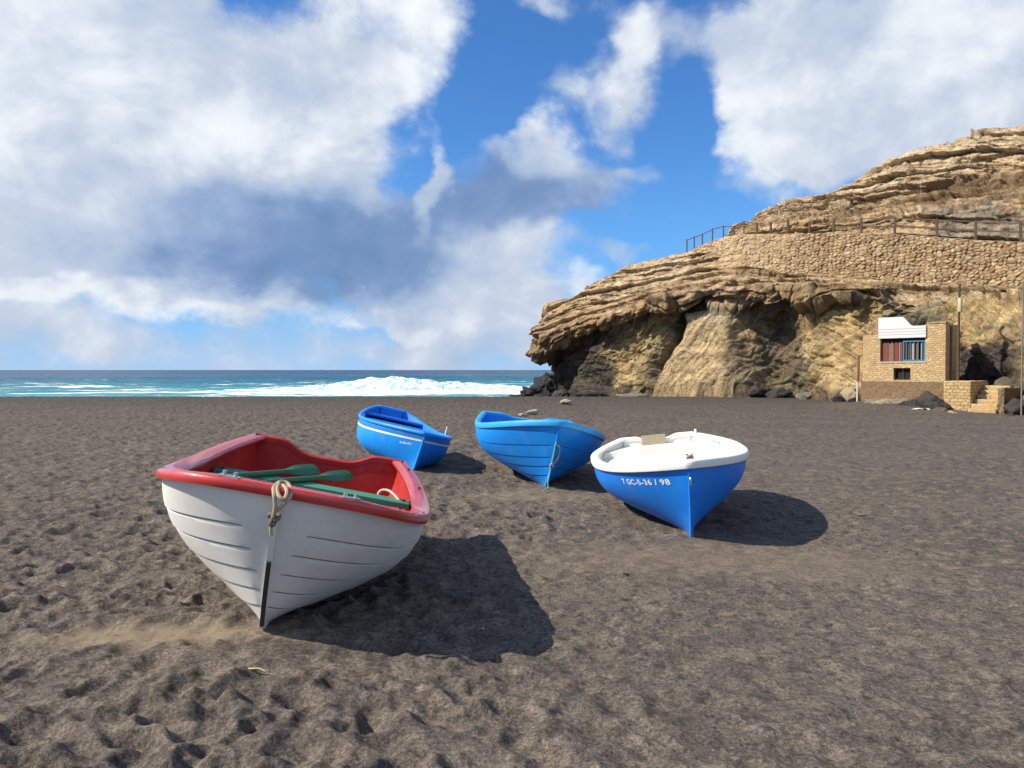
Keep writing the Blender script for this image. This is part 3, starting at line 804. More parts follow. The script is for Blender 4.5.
kn = [kc + Vector((.012 * (math.sin(a) + 1.4 * math.sin(2 * a)), .012 * -math.sin(3 * a), .015 * (math.cos(a) - 1.4 * math.cos(2 * a)) - .012)) for a in np.linspace(0, 6.2, 40)]
MB().tube([RW(p) for p in kn], .0105, 8).build('knot', plain('dirty_rope', (.17, .13, .09), .9, .5, 120), rope, smooth=True)
MB().tube([RW(p) for p in smooth_path([kc + Vector((0, 0, -.03)), kc + Vector((.004, -.004, -.065)), kc + Vector((-.004, -.012, -.10))], 6)], .010, 8).build('rope_tail', M_rope, rope, smooth=True)
tag(rope, 'tan rope knotted round the bow of the red and white boat', 'rope')

# ---- middle blue boat
boat, P = make_boat('mid', 'all blue boat with stepped plank lines, left of the white rimmed one',
    dict(hull=M_blue_mid, inner=M_blue_mid, rim=M_blue_midrim, seam=plain('dark_blue_lap_shade', (.003, .09, .36), .8, .4, 30)), laps=(.34, .52, .67, .81), lap=.009, dip=.05, dipw=.4, inner=.06, lip=.06)  # darker blue along the laps stands for the shade beneath each plank
floor_box(P, .28, .36, .62 * P['D'], .035, M_blue_mid, 'thwart', boat, .05)
floor_box(P, .025, .17, .45 * P['D'], .035, M_blue_mid, 'stern_seat', boat, .05)
a = find_tv(P, 529, 440, 1); b_ = find_tv(P, 546, 439, 1)
# a length of green rope hanging from the stem to the sand
yb = P['L'] / 2; Mw = boat_matrix(P)
def stem_pt(v, o=.03, x=0.):
    q = hull_pt(P, 1., v); return Mw @ Vector((x, q[1] + o, q[2]))
pts = [stem_pt(.30, .02), stem_pt(.33, .035, .01), stem_pt(.5, .05, .012), stem_pt(.72, .09, .016)]
foot = unproj(548, 489, 9.52); pts += [Vector(foot) + Vector((0, 0, .10)), Vector(foot) + Vector((.0, -.01, .02)), Vector(unproj(543, 491, 9.45))]
rp = empty('rope', pts[0])
MB().tube([p - pts[0] for p in smooth_path(pts, 8)], .010, 8).build('rope_line', M_rope_g, rp, smooth=True)
pl = [stem_pt(.33, .035, -.004), stem_pt(.36, .05, -.04), stem_pt(.5, .05, -.055), stem_pt(.60, .06, -.02), stem_pt(.63, .065, .012)]
MB().tube([p - pts[0] for p in smooth_path(pl, 8)], .009, 8).build('rope_loop', plain('grey_rope', (.30, .34, .31), .9, .3, 120), rp, smooth=True)
kc = stem_pt(.64, .068, .012)
MB().tube([kc - pts[0] + Vector((.02 * math.cos(q_), .014 * math.sin(q_), .02 * math.sin(q_ * 1.7))) for q_ in np.linspace(0, 8, 26)], .010, 8).build('knot', plain('pale_knot', (.5, .48, .4), .9, .3, 120), rp, smooth=True)
tag(rp, 'thin green rope hanging down the bow of the all blue boat to the sand', 'rope')

# ---- small blue boat at the back
boat, P = make_boat('left', 'small blue boat with a pale stripe under its rim, farthest back of all',
    dict(hull=M_blue_l, inner=M_blue_deck, rim=M_blue_l), lip=.03, inner=.035, floor=.95, bench=.3, bench_w=.03, dip=0,
    stripe=((.165, .215, M_stripe, 'pale_stripe', .012), (.085, .162, M_dkstripe, 'rubbing_strake', .006)))
floor_box(P, .80, .965, 1.03 * P['D'], .03, M_blue_l, 'foredeck', boat, .03)
floor_box(P, .02, .16, 1.08 * P['D'], .035, M_blue_deck, 'stern_seat', boat, .05)
for tt, sd_, h in ((.50, -1, .14), (.50, 1, .05)):
    c = hull_pt(P, tt, 0, sd_); c = Vector((c[0] - sd_ * .02, c[1], c[2] + .02))
    MB().tube([c, c + Vector((0, 0, h))], .014, 8).build('thole_pin', M_blue_l if sd_ > 0 else M_stripe, boat, smooth=True)
c = hull_pt(P, .93, 0, -1); c = Vector((c[0] + .05, c[1], c[2] + .02))
MB().tube(smooth_path([c, c + Vector((-.02, 0, .05)), c + Vector((-.07, .02, .10))], 5), .008, 6).build('cleat', M_steel, boat, smooth=True)
# worn name painted on the flank, illegible at this size: a few brush strokes
a = find_tv(P, 400, 443, 1); e = find_tv(P, 412, 445, 1)
for k in range(6):
    f0 = k / 6; T0 = a[0] + (e[0] - a[0]) * f0; V0 = a[1] + (e[1] - a[1]) * f0
    dT = (e[0] - a[0]) / 6 * .72; hh = .045 if k % 2 == 0 else .032
    T, V = np.meshgrid(np.linspace(T0, T0 + dT, 4), np.linspace(V0 - hh, V0, 4), indexing='ij')
    A = hull_pt(P, T, V, 1); B = A.copy(); B[..., 0] += .004; A[..., 0] -= .004
    MB().slab(A, B).build('brush_mark', M_ltblue, boat)

# ---- white rimmed blue boat
boat, P = make_boat('white', 'bright blue boat with a thick white rim, white inside and white registration number',
    dict(hull=M_blue_w, inner=M_cream, rim=M_cream), lip=.055, inner=.075, dip=.045, dipw=.26, bench=.45, bench_w=.10, floor=.86)
floor_box(P, .02, .17, .97 * P['D'], .12, M_cream, 'stern_seat', boat, .05)
floor_box(P, .76, .955, .90 * P['D'], .03, M_cream, 'foredeck', boat, .05)
pad = MB(); yb0 = -P['L'] / 2
pad.box((.04, yb0 + .085, P['D'] * (1 + P['rs']) - .055), (.30, .022, .17)).build('outboard_pad', M_ply, boat, bevel=.004)
for tt, sd_, hh in ((.03, -1, .05),):
    c = hull_pt(P, tt, 0, sd_); c = Vector((c[0] + .03, c[1] + .02, c[2] + .02)); MB().tube([c, c + Vector((0, 0, hh))], .016, 8).build('thole_pin', M_cream, boat, smooth=True)
a = find_tv(P, 624, 483.5, 1); e = find_tv(P, 671, 484.5, 1)
lettering(P, '7 GC-5-36 / 98', a, e, .105, 1, M_letter, 'registration_number', boat)
q = hull_pt(P, 1., .25)
MB().tube(smooth_path([(0, q[1] - .01, q[2] + .05), (0, q[1] + .035, q[2] + .045), (0, q[1] + .035, q[2] - .01), (0, q[1] - .01, q[2] - .02)], 5), .008, 8).build('eye_bolt', M_steel, boat, smooth=True)
c = on_plane(P, 690, 458, 2, P['D'] * (1 + P['rb']) + .03)
f = MB().box(c, (.065, .05, .012))
for q_ in (-1, 1): f.tube([c + Vector((q_ * .018, 0, 0)), c + Vector((q_ * .018, 0, .032)), c + Vector((q_ * .034, 0, .036))], .0075, 8)
f.tube([c + Vector((-.024, .008, .012)), c + Vector((0, .014, .020)), c + Vector((.024, .008, .012))], .010, 8)
f.build('bow_fitting', plain('brown_fitting', (.27, .21, .14), .7, .4, 60), boat, smooth=True)

# ------------------------------------------------------------------ headland
# columns: (azimuth px, [(py, distance)] for rows base .. wall top), then the hill behind
# rows: 0 base, 1 low face, 2 recess under the overhang, 3 lip bottom, 4 lip top, 5 strata, 6 foot of stone wall, 7 top of wall (path edge)
COLS = [
    ([557, 555, 554, 538, 528, 537, 546, 550], [(397, 58.5), (384, 58.2), (366, 58.0), (359, 56.0), (341, 55.6), (327, 56.5), (315, 57.2), (306, 58.0)]),
    (574, [(397, 55.8), (380, 56.3), (356, 56.6), (338, 54.0), (325, 53.6), (314, 55.0), (307, 55.8), (298, 56.6)]),
    (600, [(396, 51.8), (372, 52.8), (344, 53.2), (326, 51.0), (317, 50.6), (304, 52.6), (297, 53.4), (281, 54.0)]),
    (630, [(395, 49.2), (368, 50.2), (336, 50.6), (317, 49.2), (309, 48.8), (297, 51.0), (288, 52.0), (267, 52.8)]),
    (660, [(395, 47.4), (366, 48.2), (326, 48.8), (307, 47.4), (300, 47.0), (288, 49.6), (277, 50.8), (259, 51.6)]),
    (690, [(395, 46.2), (362, 46.8), (318, 47.6), (303, 46.2), (294, 45.8), (280, 48.6), (269, 49.8), (251, 50.6)]),
    (720, [(395, 45.2), (360, 45.8), (314, 46.6), (303, 45.2), (288, 44.9), (274, 47.4), (265, 48.6), (241, 49.4)]),
    (745, [(395, 44.4), (362, 45.0), (314, 45.6), (304, 44.0), (288, 43.7), (272, 46.2), (263, 47.4), (237, 48.2)]),
    (775, [(397, 43.2), (364, 44.0), (316, 44.6), (303, 42.8), (290, 42.5), (277, 44.8), (268, 46.0), (237, 46.8)]),
    (805, [(398, 41.4), (362, 42.4), (314, 43.2), (302, 41.6), (289, 41.3), (279, 43.2), (270, 44.4), (237, 45.2)]),
    (840, [(401, 38.8), (360, 39.8), (308, 40.8), (296, 39.6), (287, 39.6), (280, 41.4), (272, 42.6), (236, 43.4)]),
    (870, [(402, 36.6), (360, 37.6), (312, 38.6), (298, 38.0), (287, 38.2), (282, 39.8), (276, 40.8), (237, 41.6)]),
    (905, [(404, 34.8), (360, 35.6), (320, 36.6), (302, 36.6), (292, 37.2), (285, 38.2), (279, 39.2), (238, 40.0)]),
    (945, [(407, 32.4), (360, 33.0), (325, 33.6), (304, 34.6), (295, 35.4), (289, 36.4), (283, 37.4), (241, 38.2)]),
    (985, [(413, 30.2), (370, 30.6), (340, 31.0), (305, 32.8), (296, 33.6), (291, 34.6), (285, 35.6), (244, 36.4)]),
    (1030, [(421, 27.6), (370, 28.4), (330, 29.2), (306, 30.6), (298, 31.6), (293, 32.6), (287, 33.6), (246, 34.4)]),
    (1090, [(432, 24.6), (376, 25.6), (330, 26.6), (306, 28.0), (299, 29.0), (294, 30.0), (289, 31.0), (248, 31.8)]),
    (1170, [(446, 21.8), (380, 23.0), (330, 24.0), (306, 25.4), (299, 26.4), (294, 27.4), (290, 28.4), (250, 29.2)]),
]
# hill above the path: (azimuth px, [(py, extra distance behind the wall top)] lower band, ledge, sky line)
HILL = [(735, [(238, 2.6), (237.5, 5), (236, 7)]), (752, [(231, 2.6), (228, 6), (224, 8)]), (775, [(226, 2.6), (220, 7), (214, 9)]), (805, [(225, 2.7), (215, 8), (207, 9.8)]), (840, [(222, 2.8), (207, 9), (194, 10.8)]),
        (870, [(220, 3.), (205, 9.5), (174, 11)]), (905, [(216, 3.), (196, 9.5), (158, 11)]), (945, [(212, 3.), (185, 9.5), (144, 11)]), (985, [(208, 3.), (176, 9.5), (134, 11)]),
        (1030, [(205, 3.), (171, 9.5), (127, 11)]), (1090, [(201, 3.), (163, 9.5), (116, 11)]), (1170, [(197, 2.8), (155, 9.5), (106, 11)])]

def smooth1(a, k, axis=0):
    for _ in range(k):
        p = np.pad(a, [(1, 1) if i == axis else (0, 0) for i in range(a.ndim)], mode='edge')
        s0 = [slice(None)] * a.ndim; s1 = list(s0); s2 = list(s0)
        s0[axis] = slice(0, -2); s1[axis] = slice(1, -1); s2[axis] = slice(2, None)
        a = .25 * p[tuple(s0)] + .5 * p[tuple(s1)] + .25 * p[tuple(s2)]
    return a

cpx = np.array([c[0] if not isinstance(c[0], list) else 552 for c in COLS], float)
ctrl = []
for px, rows in COLS:
    pxs = px if isinstance(px, list) else [px] * len(rows); px = pxs[-1]
    pts = [unproj(a, py, Y) for a, (py, Y) in zip(pxs, rows)]
    b0 = pts[0].copy(); b0[2] -= 2.0
    top = pts[-1]
    out = [b0] + pts
    d = ray(px, 300); d = np.array([d[0], d[1], 0]); d /= np.linalg.norm(d)
    pb = top + d * 2.3 + [0, 0, .08]; out.append(pb)
    hx = np.array([h[0] for h in HILL], float)
    for k in range(3):
        py = np.interp(px, hx, [h[1][k][0] for h in HILL]); ex = np.interp(px, hx, [h[1][k][1] for h in HILL])
        if px >= 735: q = unproj(px, py, top[1] + ex)
        else: q = top + d * (2.3 + 2.5 * (k + 1)) + [0, 0, .04 * k]
        out.append(q)
    last = out[-1] + d * 7 + [0, 0, .25]; out.append(last); out.append(last + d * 25 + [0, 0, -.4])
    ctrl.append(out)
ctrl = np.array(ctrl)
# the headland turns away round its tip: two more columns on the seaward side
tip = ctrl[0]
s1_ = tip + np.array([1.2, 3.6, 0.]); s1_[:, 2] *= 1.0
s2_ = tip + np.array([8.5, 13., .3]); s3_ = tip + np.array([30., 34., 1.])
e1_ = ctrl[-1] + np.array([14., -2., 0.]); e2_ = ctrl[-1] + np.array([40., -9., .5])     # the cliff runs on to the right, outside the picture
ctrl = np.concatenate([[s3_, s2_, s1_], ctrl, [e1_, e2_]]); cu = np.concatenate([[430, 500, 538], cpx, [1300, 1560]])
# fine grid
NU, NVR = 1000, 560
u = np.concatenate([np.linspace(430, 545, 60)[:-1], np.linspace(545, 1040, 860), np.linspace(1040, 1170, 82)[1:], np.linspace(1170, 1560, 150)[1:]]); NU = len(u)
nrows = ctrl.shape[1]
rw = np.array([.6, 1.2, 1.3, .9, .5, .8, .6, .9, .5, .8, 1., 1.4, .5, .5]); rpos = np.concatenate([[0], np.cumsum(rw)]); rpos = rpos / rpos[-1] * (nrows - 1)
vr = np.interp(np.linspace(0, nrows - 1, NVR), rpos, np.arange(nrows))            # row coordinate 0..nrows-1
tmp = np.stack([[np.interp(u, cu, ctrl[:, r, k]) for k in range(3)] for r in range(nrows)])          # rows,3,NU
tmp = tmp.transpose(2, 0, 1)
uu = np.arange(NU)
S = np.stack([[np.interp(vr, np.arange(nrows), tmp[i, :, k]) for k in range(3)] for i in range(NU)]).transpose(0, 2, 1)
S = smooth1(smooth1(S, 40, 0), 5, 1)
U = np.repeat(u[:, None], NVR, 1); VR = np.repeat(vr[None], NU, 0)
p3 = S.copy()
def gnorm(S):
    du = np.gradient(S, axis=0); dv = np.gradient(S, axis=1); n = np.cross(du, dv); n /= np.maximum(np.linalg.norm(n, axis=-1, keepdims=True), 1e-9); return n
N0 = gnorm(S); flip = (N0[NU // 2, NVR // 4] @ np.array([-.5, -.8, 0])) < 0
if flip: N0 = -N0
WU = U + 14 * perlin(p3 / 3.0) + 5 * perlin(p3 / 1.1)                            # wobbling column / row coordinates for the borders of rock bodies
WV = VR + .45 * perlin(p3 / 2.6 + 5) + .18 * perlin(p3 / .8 + 9)
def reg(u0, u1, v0, v1, su=8, sv=.3): return sstep(u0 - su, u0 + su, WU) * (1 - sstep(u1 - su, u1 + su, WU)) * sstep(v0 - sv, v0 + sv, WV) * (1 - sstep(v1 - sv, v1 + sv, WV))
# metric coordinates on the face: A metres along, Q metres up from the lip of the overhang
dA = np.linalg.norm(np.diff(S[:, NVR * 5 // 12], axis=0), axis=1); A1 = np.concatenate([[0], np.cumsum(dA)]); AA = np.repeat(A1[:, None], NVR, 1)
dQ = np.linalg.norm(np.diff(S, axis=1), axis=2); QQ = np.concatenate([np.zeros((NU, 1)), np.cumsum(dQ, 1)], 1)
il = int(np.interp(4.4, vr, np.arange(NVR))); QQ = smooth1(QQ - QQ[:, il:il + 1], 60, 0)
def AQ(a, q, seed=0.): return np.stack([AA / a, QQ / q, 0 * AA + seed], -1)
lower = 1 - sstep(4.2, 5.0, VR)                                               # below the lip
upper = sstep(4.6, 5.4, VR)
path = np.exp(-((VR - 8.5) / .55) ** 4)
hill = sstep(9.3, 10.0, VR)
# --- large shapes
disp = .50 * fbm(p3 / 5.5, 3) * (1 - .8 * path) + .25 * fbm(p3 / 2.2 + 40, 3) * (1 - .8 * path)
# smooth tilted slab of pale rock: its edge climbs from lower left to upper right
slab_l = 655 + (VR - 1.0) * 17
slab = sstep(-3, 7, WU - slab_l) * (1 - sstep(736, 768, WU + 5 * (VR - 2))) * (1 - sstep(3.7, 4.3, VR))
disp += slab * (1.55 + .22 * fbm(p3 / 2.6 + 7, 2)) * (.5 + .5 * np.clip((4.4 - VR) / 2, 0, 1))
disp -= .40 * np.exp(-((WU - 783) / 13) ** 2) * lower * sstep(.9, 1.6, VR)
disp += .55 * np.exp(-((WU - 838 + 10 * (VR - 2)) / 24) ** 2) * lower
disp -= .95 * np.exp(-((WU - slab_l + 7) / 5.5) ** 2) * lower * sstep(1.2, 2., VR)
# undercut below the lip, broken up along its length; a thinner notch inside the overhang above the slab
cut = sstep(-.25, .25, perlin(np.stack([AA / 2.6, 0 * U, 0 * U + 2.2], -1)))
disp -= .75 * np.exp(-((VR - 3.6) / .30) ** 2) * cut * (1 - sstep(862, 890, U))
disp -= .60 * np.exp(-((QQ - 1.0 - .35 * perlin(AQ(3, 50, 8.))) / .17) ** 2) * sstep(0, .3, perlin(AQ(5, 60, 3.5)) + .12) * sstep(620, 650, U) * (1 - sstep(850, 880, U))
# --- bedding: ledges that follow the strata
def ledge(x, s_=.10): f = x - np.floor(x); return sstep(0, s_, f) * (1 - f) ** .8
ups = sstep(4.1, 4.8, VR) * (1 - path)
along = fbm(AQ(7, 4, 1.), 3)
bed = QQ + .55 * along + .12 * fbm(p3 / .9 + 3, 3)
w1_ = .4 + .6 * sstep(-.2, .3, fbm(AQ(4, 1.5, 6.), 2)); w2_ = sstep(-.25, .3, fbm(AQ(2.2, .8, 9.), 2))
disp += ups * w1_ * .62 * (ledge(bed / 1.35) - .4)
disp += ups * w2_ * .26 * (ledge(bed / .52 + .3) - .4)
disp += ups * .07 * (ledge(bed / .21) - .4) * w1_
disp += hill * .35 * (ledge(bed / 2.3 + .2, .05) - .4)
disp += .30 * sstep(10.95, 11.08, VR + .10 * perlin(AQ(2, 2, 4.))) * (1 - sstep(11.9, 12.1, VR)) - .35 * np.exp(-((VR - 10.85) / .12) ** 2)
disp += upper * (1 - path) * (.16 * fbm(p3 / .9 + 70, 4, .6, ridge=True) + .10 * fbm(p3 / .35 + 75, 3, .6))
# --- joints in the lower face: slanting plates, rising to the right
jx = AA * .62 - QQ * .55 + .35 * fbm(p3 / 1.6, 3)
jamp = lower * (1 - .7 * slab)
jw = .3 + .7 * sstep(-.15, .25, fbm(p3 / 2.5 + 17, 2))
disp += jamp * jw * (.42 * (ledge(jx * 1.1, .25) - .4) + .17 * (ledge(jx * 3.1 + .3, .25) - .4))
disp += jamp * .16 * fbm(p3 / 1.5, 4, .5, ridge=True) + jamp * .22 * fbm(p3 / 3 + 50, 2, ridge=True)
disp += jamp * (1 - slab) * .75 * (ledge(jx * .34 + .15, .2) - .4) * (1 - sstep(3.3, 3.8, VR))
disp += slab * .05 * (ledge(jx * 1.3, .3) - .4)
# --- broken blocks, wider than tall
f1, f2, cid = worley2(AA / .85 + .5 * perlin(p3 / .8), QQ / .42 + .4 * perlin(p3 / .7 + 4))
f1b, f2b, cidb = worley2(AA / 2.3 + .5 * perlin(p3 / 1.8), QQ / 1.2 + .4 * perlin(p3 / 1.7 + 4), 77)
blk = (RND[cid, 0] - .5) * sstep(.02, .15, f2 - f1); blkb = (RND[cidb, 0] - .5) * sstep(.02, .12, f2b - f1b)
disp += blk * (.26 * ups * w2_ + .20 * jamp + .16 * hill) + blkb * (.40 * ups * w1_ + .30 * jamp + .30 * hill)
g1, g2, gid = worley2(AA / .30 + .4 * perlin(p3 / .3), QQ / .17 + .4 * perlin(p3 / .3 + 4), 31)
disp += (RND[gid, 1] - .5) * sstep(.02, .2, g2 - g1) * (.09 * ups + .05 * jamp + .06 * hill)
disp += .09 * fbm(p3 / .7 + 11, 4, .55) * (1 - .5 * path) * (1 - .6 * slab) + .05 * slab * fbm(p3 / .6 + 13, 3)
# lip: ragged
disp += (.25 * fbm(p3 / 1.5 + 5, 4, .5) + .55 * blkb + .3 * blk) * np.exp(-((VR - 4.5) / .6) ** 2)
# room for the hut and the steps
hutm = np.exp(-((U - 912) / 50) ** 4) * (1 - sstep(2.4, 3.2, VR)); disp -= .5 * hutm
hutm2 = np.exp(-((U - 985) / 32) ** 4) * (1 - sstep(1.8, 2.6, VR)); disp -= .5 * hutm2
disp = np.where(VR < .5, disp * .3, disp)
flat = sstep(4.3, 5.0, VR)[..., None]; ND = N0 * (1 - flat * np.array([0, 0, .8])); ND /= np.linalg.norm(ND, axis=-1, keepdims=True)
wz = sstep(685, 740, U) * sstep(6.3, 7.0, VR) * (1 - sstep(8.3, 8.7, VR)); disp = disp * (1 - .9 * wz) - .22 * wz
SD = S + ND * disp[..., None]
sc = bed / 1.4
# --- colours of the rock bodies, some shade put into them
nA = fbm(p3 / 2.4 + 21, 4); nB = fbm(p3 / .55 + 23, 4, .6); nC = fbm(p3 / [3.5, 3.5, .5] + 27, 4, .6)
TAN = np.array([.55, .385, .215]); PALE = np.array([.66, .51, .33]); BROWN = np.array([.17, .11, .06]); OCH = np.array([.52, .375, .18])
GRN = np.array([.25, .21, .125]); BAS = np.array([.052, .047, .043]); GREY = np.array([.28, .245, .185]); RUST = np.array([.22, .115, .055])
C = np.zeros(S.shape) + TAN
st = fbm(np.stack([AA / 4, bed * 2.2, 0 * U], -1), 3, .6)
C = mixc(C, PALE, sstep(.03, .28, st) * .8)
C = mixc(C, BROWN * 1.2, sstep(.12, .36, -st) * .7)
frac = lambda x: x - np.floor(x)
crk = np.maximum((1 - sstep(.03, .10, np.minimum(frac(bed / 1.35), 1 - frac(bed / 1.35)))) * w1_, (1 - sstep(.03, .12, np.minimum(frac(bed / .52 + .3), 1 - frac(bed / .52 + .3)))) * w2_)
st2 = fbm(np.stack([AA / 2.5, bed * 6, 0 * U + 4], -1), 3, .6); C = mixc(C, BROWN * 1.2, sstep(.16, .40, st2) * .5)
C = mixc(C, PALE, reg(585, 690, 6.0, 7.6, 8, .2) * .7)
C = mixc(C, BROWN, np.exp(-((WV - 4.6) / .6) ** 2) * .45 * (1 - sstep(880, 920, U)))
C = mixc(C, PALE * .95, reg(880, 1400, 5.4, 6.7, 14, .3) * sstep(-.1, .3, nB) * .8)
# hill
C = mixc(C, PALE, sstep(10.9, 11.3, WV) * (.6 + .35 * sstep(-.2, .3, nA)))
C = mixc(C, BROWN * 1.15, reg(835, 1400, 10.25, 11.0, 15, .12) * .85)
C = mixc(C, GREY, reg(925, 1400, 8.9, 10.0, 12, .25) * .8)
C = mixc(C, RUST, sstep(.35, .6, nA) * upper * .45)
# lower face
low = GRN + 0 * C
low = mixc(low, OCH, sstep(-.25, .2, nA))
low = mixc(low, BAS * 1.6, sstep(.08, .36, fbm(p3 / 1.8 + 31, 4)) * .8)
low = mixc(low, PALE * .85, sstep(.05, .30, fbm(np.stack([jx * 2.0, AA / 5, QQ / 5], -1), 3)) * .6)
low = mixc(low, BAS * 1.25, reg(545, 612, -1, 3.7, 10, .3) * .9)
low = mixc(low, BROWN, reg(500, 575, 2.7, 5, 8, .3) * .8)
low = mixc(low, OCH * .8 + GRN * .2, reg(618, 655, 1.0, 3.4, 8, .3) * .8)
sl = mixc(np.zeros(S.shape) + [.54, .40, .22], [.50, .44, .32], sstep(2.4, 3.4, WV)); sl = mixc(sl, OCH, sstep(0, .4, nA) * .6); sl = mixc(sl, GREY * .7, sstep(.10, .35, fbm(np.stack([jx * 1.6, AA / 4, QQ / 4 + 9], -1), 3)) * .5)
low = mixc(low, sl, slab)
low = mixc(low, BAS * 1.2, reg(764, 812, .9, 4.2, 9, .3) * .62 * sstep(-.5, .0, nA + .1))
low = mixc(low, BAS * 1.6, np.exp(-((WU - slab_l + 8) / 6) ** 2) * sstep(1.2, 1.6, VR) * .8)  # crevice left of the slab: its shade put into the rock colour
low = mixc(low, BAS * 2.2, reg(738, 770, .9, 2.6, 7, .25) * .5)  # shadow at the right end of the slab, painted as dark rock
low = mixc(low, OCH * 1.05, reg(815, 884, .9, 3.6, 8, .3) * .6 * sstep(-.35, .1, nA + .1))
low = mixc(low, BAS * 1.5, reg(890, 960, 2.5, 3.4, 8, .2) * .6)
low = mixc(low, OCH * 1.15, reg(955, 1040, 2.6, 4.0, 8, .25) * .6 * sstep(-.3, .1, nA + .15))
low = mixc(low, BAS * 1.3, reg(945, 1003, .7, 2.7, 8, .2) * .9)
low = mixc(low, GREY * .7, reg(1000, 1100, .5, 2.2, 8, .3) * .6)
low = mixc(low, BAS, (1 - sstep(.9, 1.35, WV)) * (1 - .55 * slab) * sstep(-.3, .2, nA + .2) * .85)
low = mixc(low, BAS * 1.3 + BROWN * .15, np.exp(-((WV - 3.75) / .42) ** 2) * reg(590, 885, -1, 9, 12, .3) * .55)  # dark layer under the lip, the overhang's shadow put into its colour
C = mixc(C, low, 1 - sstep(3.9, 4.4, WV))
C *= (1 + .50 * nB + .25 * nC)[..., None]
C *= (.80 + .40 * RND[gid, 2])[..., None] * (.88 + .24 * RND[cid, 3])[..., None]
C = mixc(C, C * .40, (1 - sstep(.0, .08, f2 - f1)) * .6); C = mixc(C, C * .35, (1 - sstep(.0, .05, f2b - f1b)) * .7 * (1 - slab))
C = mixc(C, C * .32, crk * ups * .5)  # weathered bedding planes, with the shade of the ledge crevices painted in
pl = np.abs(fbm(p3 / 1.4 + 61, 3)); C = mixc(C, C * .35, (1 - sstep(.0, .035, pl)) * .6)
C = np.clip(C, .015, .75)

def rock_material(name, attr=True, col=(.2, .17, .12), rough=.9, bs=1.):
    m, t, b, co = material(name)
    n1 = t.noise(co, 2.2, 8, .65); n2 = t.noise(co, 11, 6, .7); n3 = t.voro(co, 3.2, 'DISTANCE_TO_EDGE')
    base = t.node('ShaderNodeAttribute', attribute_name='rock_colour').outputs['Color'] if attr else col
    g = t.math('MULTIPLY_ADD', n2, 1.0, .5)
    base = t.mix(1., base, t.comb(g, g, g), 'MULTIPLY')
    base = t.mix(t.smooth(t.noise(co, 4, 7, .7), .56, .70, 0, .55), base, [.10, .075, .05])
    nn = t.bump(n1, .9, .34 * bs); nn = t.bump(n2, .9, .12 * bs, nn); nn = t.bump(t.smooth(n3, 0, .10), .35, .05 * bs, nn)
    setp(t, b, col=base, rough=rough, spec=.12, normal=nn)
    return m
ROCK = rock_material('layered_rock')
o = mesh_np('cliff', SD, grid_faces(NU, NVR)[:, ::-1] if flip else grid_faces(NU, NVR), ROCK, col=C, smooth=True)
tag(o, 'layered tan and black rock cliff with a jutting overhang', 'cliff', kind='structure')

# ------------------------------------------------------------------ dry stone wall that carries the path
def surf(uq, vq):
    """point of the undisplaced headland"""
    iu = np.interp(uq, u, np.arange(NU)); iv = np.interp(vq, vr, np.arange(NVR))
    a = np.clip(np.floor(iu).astype(int), 0, NU - 2); b = np.clip(np.floor(iv).astype(int), 0, NVR - 2); fa = (iu - a)[..., None]; fb = (iv - b)[..., None]
    return S[a, b] * (1 - fa) * (1 - fb) + S[a + 1, b] * fa * (1 - fb) + S[a, b + 1] * (1 - fa) * fb + S[a + 1, b + 1] * fa * fb
def path_edge(uq):
    return np.stack([np.interp(uq, cu, ctrl[:, 8, k]) for k in range(3)], -1)
def wall_foot(uq):
    return np.stack([np.interp(uq, cu, ctrl[:, 7, k]) for k in range(3)], -1)
fu = np.linspace(601, 1165, 1500); fp = smooth1(path_edge(fu), 30); fd = np.gradient(fp, axis=0); fd[:, 2] = 0; fd /= np.linalg.norm(fd, axis=1)[:, None]; fn = np.stack([fd[:, 1], -fd[:, 0], 0 * fd[:, 0]], 1)
if fn[700] @ np.array([-.6, -.8, 0]) < 0: fn = -fn
wu = np.linspace(692, 1550, 2300)
tp, ft = smooth1(path_edge(wu), 30), smooth1(wall_foot(wu), 30)
tp[:, 2] += .12 + .05 * perlin(np.stack([wu / 6, 0 * wu, 0 * wu], -1)); ft[:, 2] -= .35
dirn = np.gradient(tp, axis=0); dirn[:, 2] = 0; dirn /= np.linalg.norm(dirn, axis=1)[:, None]
outn = np.stack([dirn[:, 1], -dirn[:, 0], 0 * dirn[:, 0]], 1)
if outn[800] @ np.array([-.6, -.8, 0]) < 0: outn = -outn
ft2 = ft * .45 + tp * .55; ft2[:, 2] = ft[:, 2]
NH = 84
h = np.linspace(0, 1, NH)
Wp = ft2[:, None] * (1 - h[None, :, None]) + tp[:, None] * h[None, :, None] + outn[:, None] * (.62 - .22 * h[None, :, None]) * (-.15 + 1.15 * sstep(692, 745, wu))[:, None, None]
arc = np.concatenate([[0], np.cumsum(np.linalg.norm(np.diff(tp, axis=0), axis=1))])
A_ = np.repeat(arc[:, None], NH, 1); Hm = Wp[..., 2] - 0 * Wp[..., 2]
wob = np.stack([A_, Hm, 0 * A_], -1)
f1, f2, cid = worley2(A_ / .31 + .5 * perlin(wob / .5), Hm / .155 + .3 * perlin(wob / .4 + 7), 5)
e = sstep(.02, .26, f2 - f1)
dl_ = (1 - sstep(725, 850, wu))[:, None]
dsp = (.02 + .08 * sstep(725, 850, wu)[:, None]) * e ** .7 + .09 * (RND[cid, 0] - .5) * e + .03 * fbm(wob / .15, 3) + dl_ * .10 * fbm(wob / .45 + 3, 3, ridge=True) + .12 * perlin(wob / 2.5)
Wp = Wp + outn[:, None] * dsp[..., None]
capd = np.stack([Wp[:, -1] - outn * k + [0, 0, z] for k, z in ((.12, .03), (.45, .03), (.75, -.05), (.9, -.9))], 1)
Wall = np.concatenate([Wp, capd], 1)
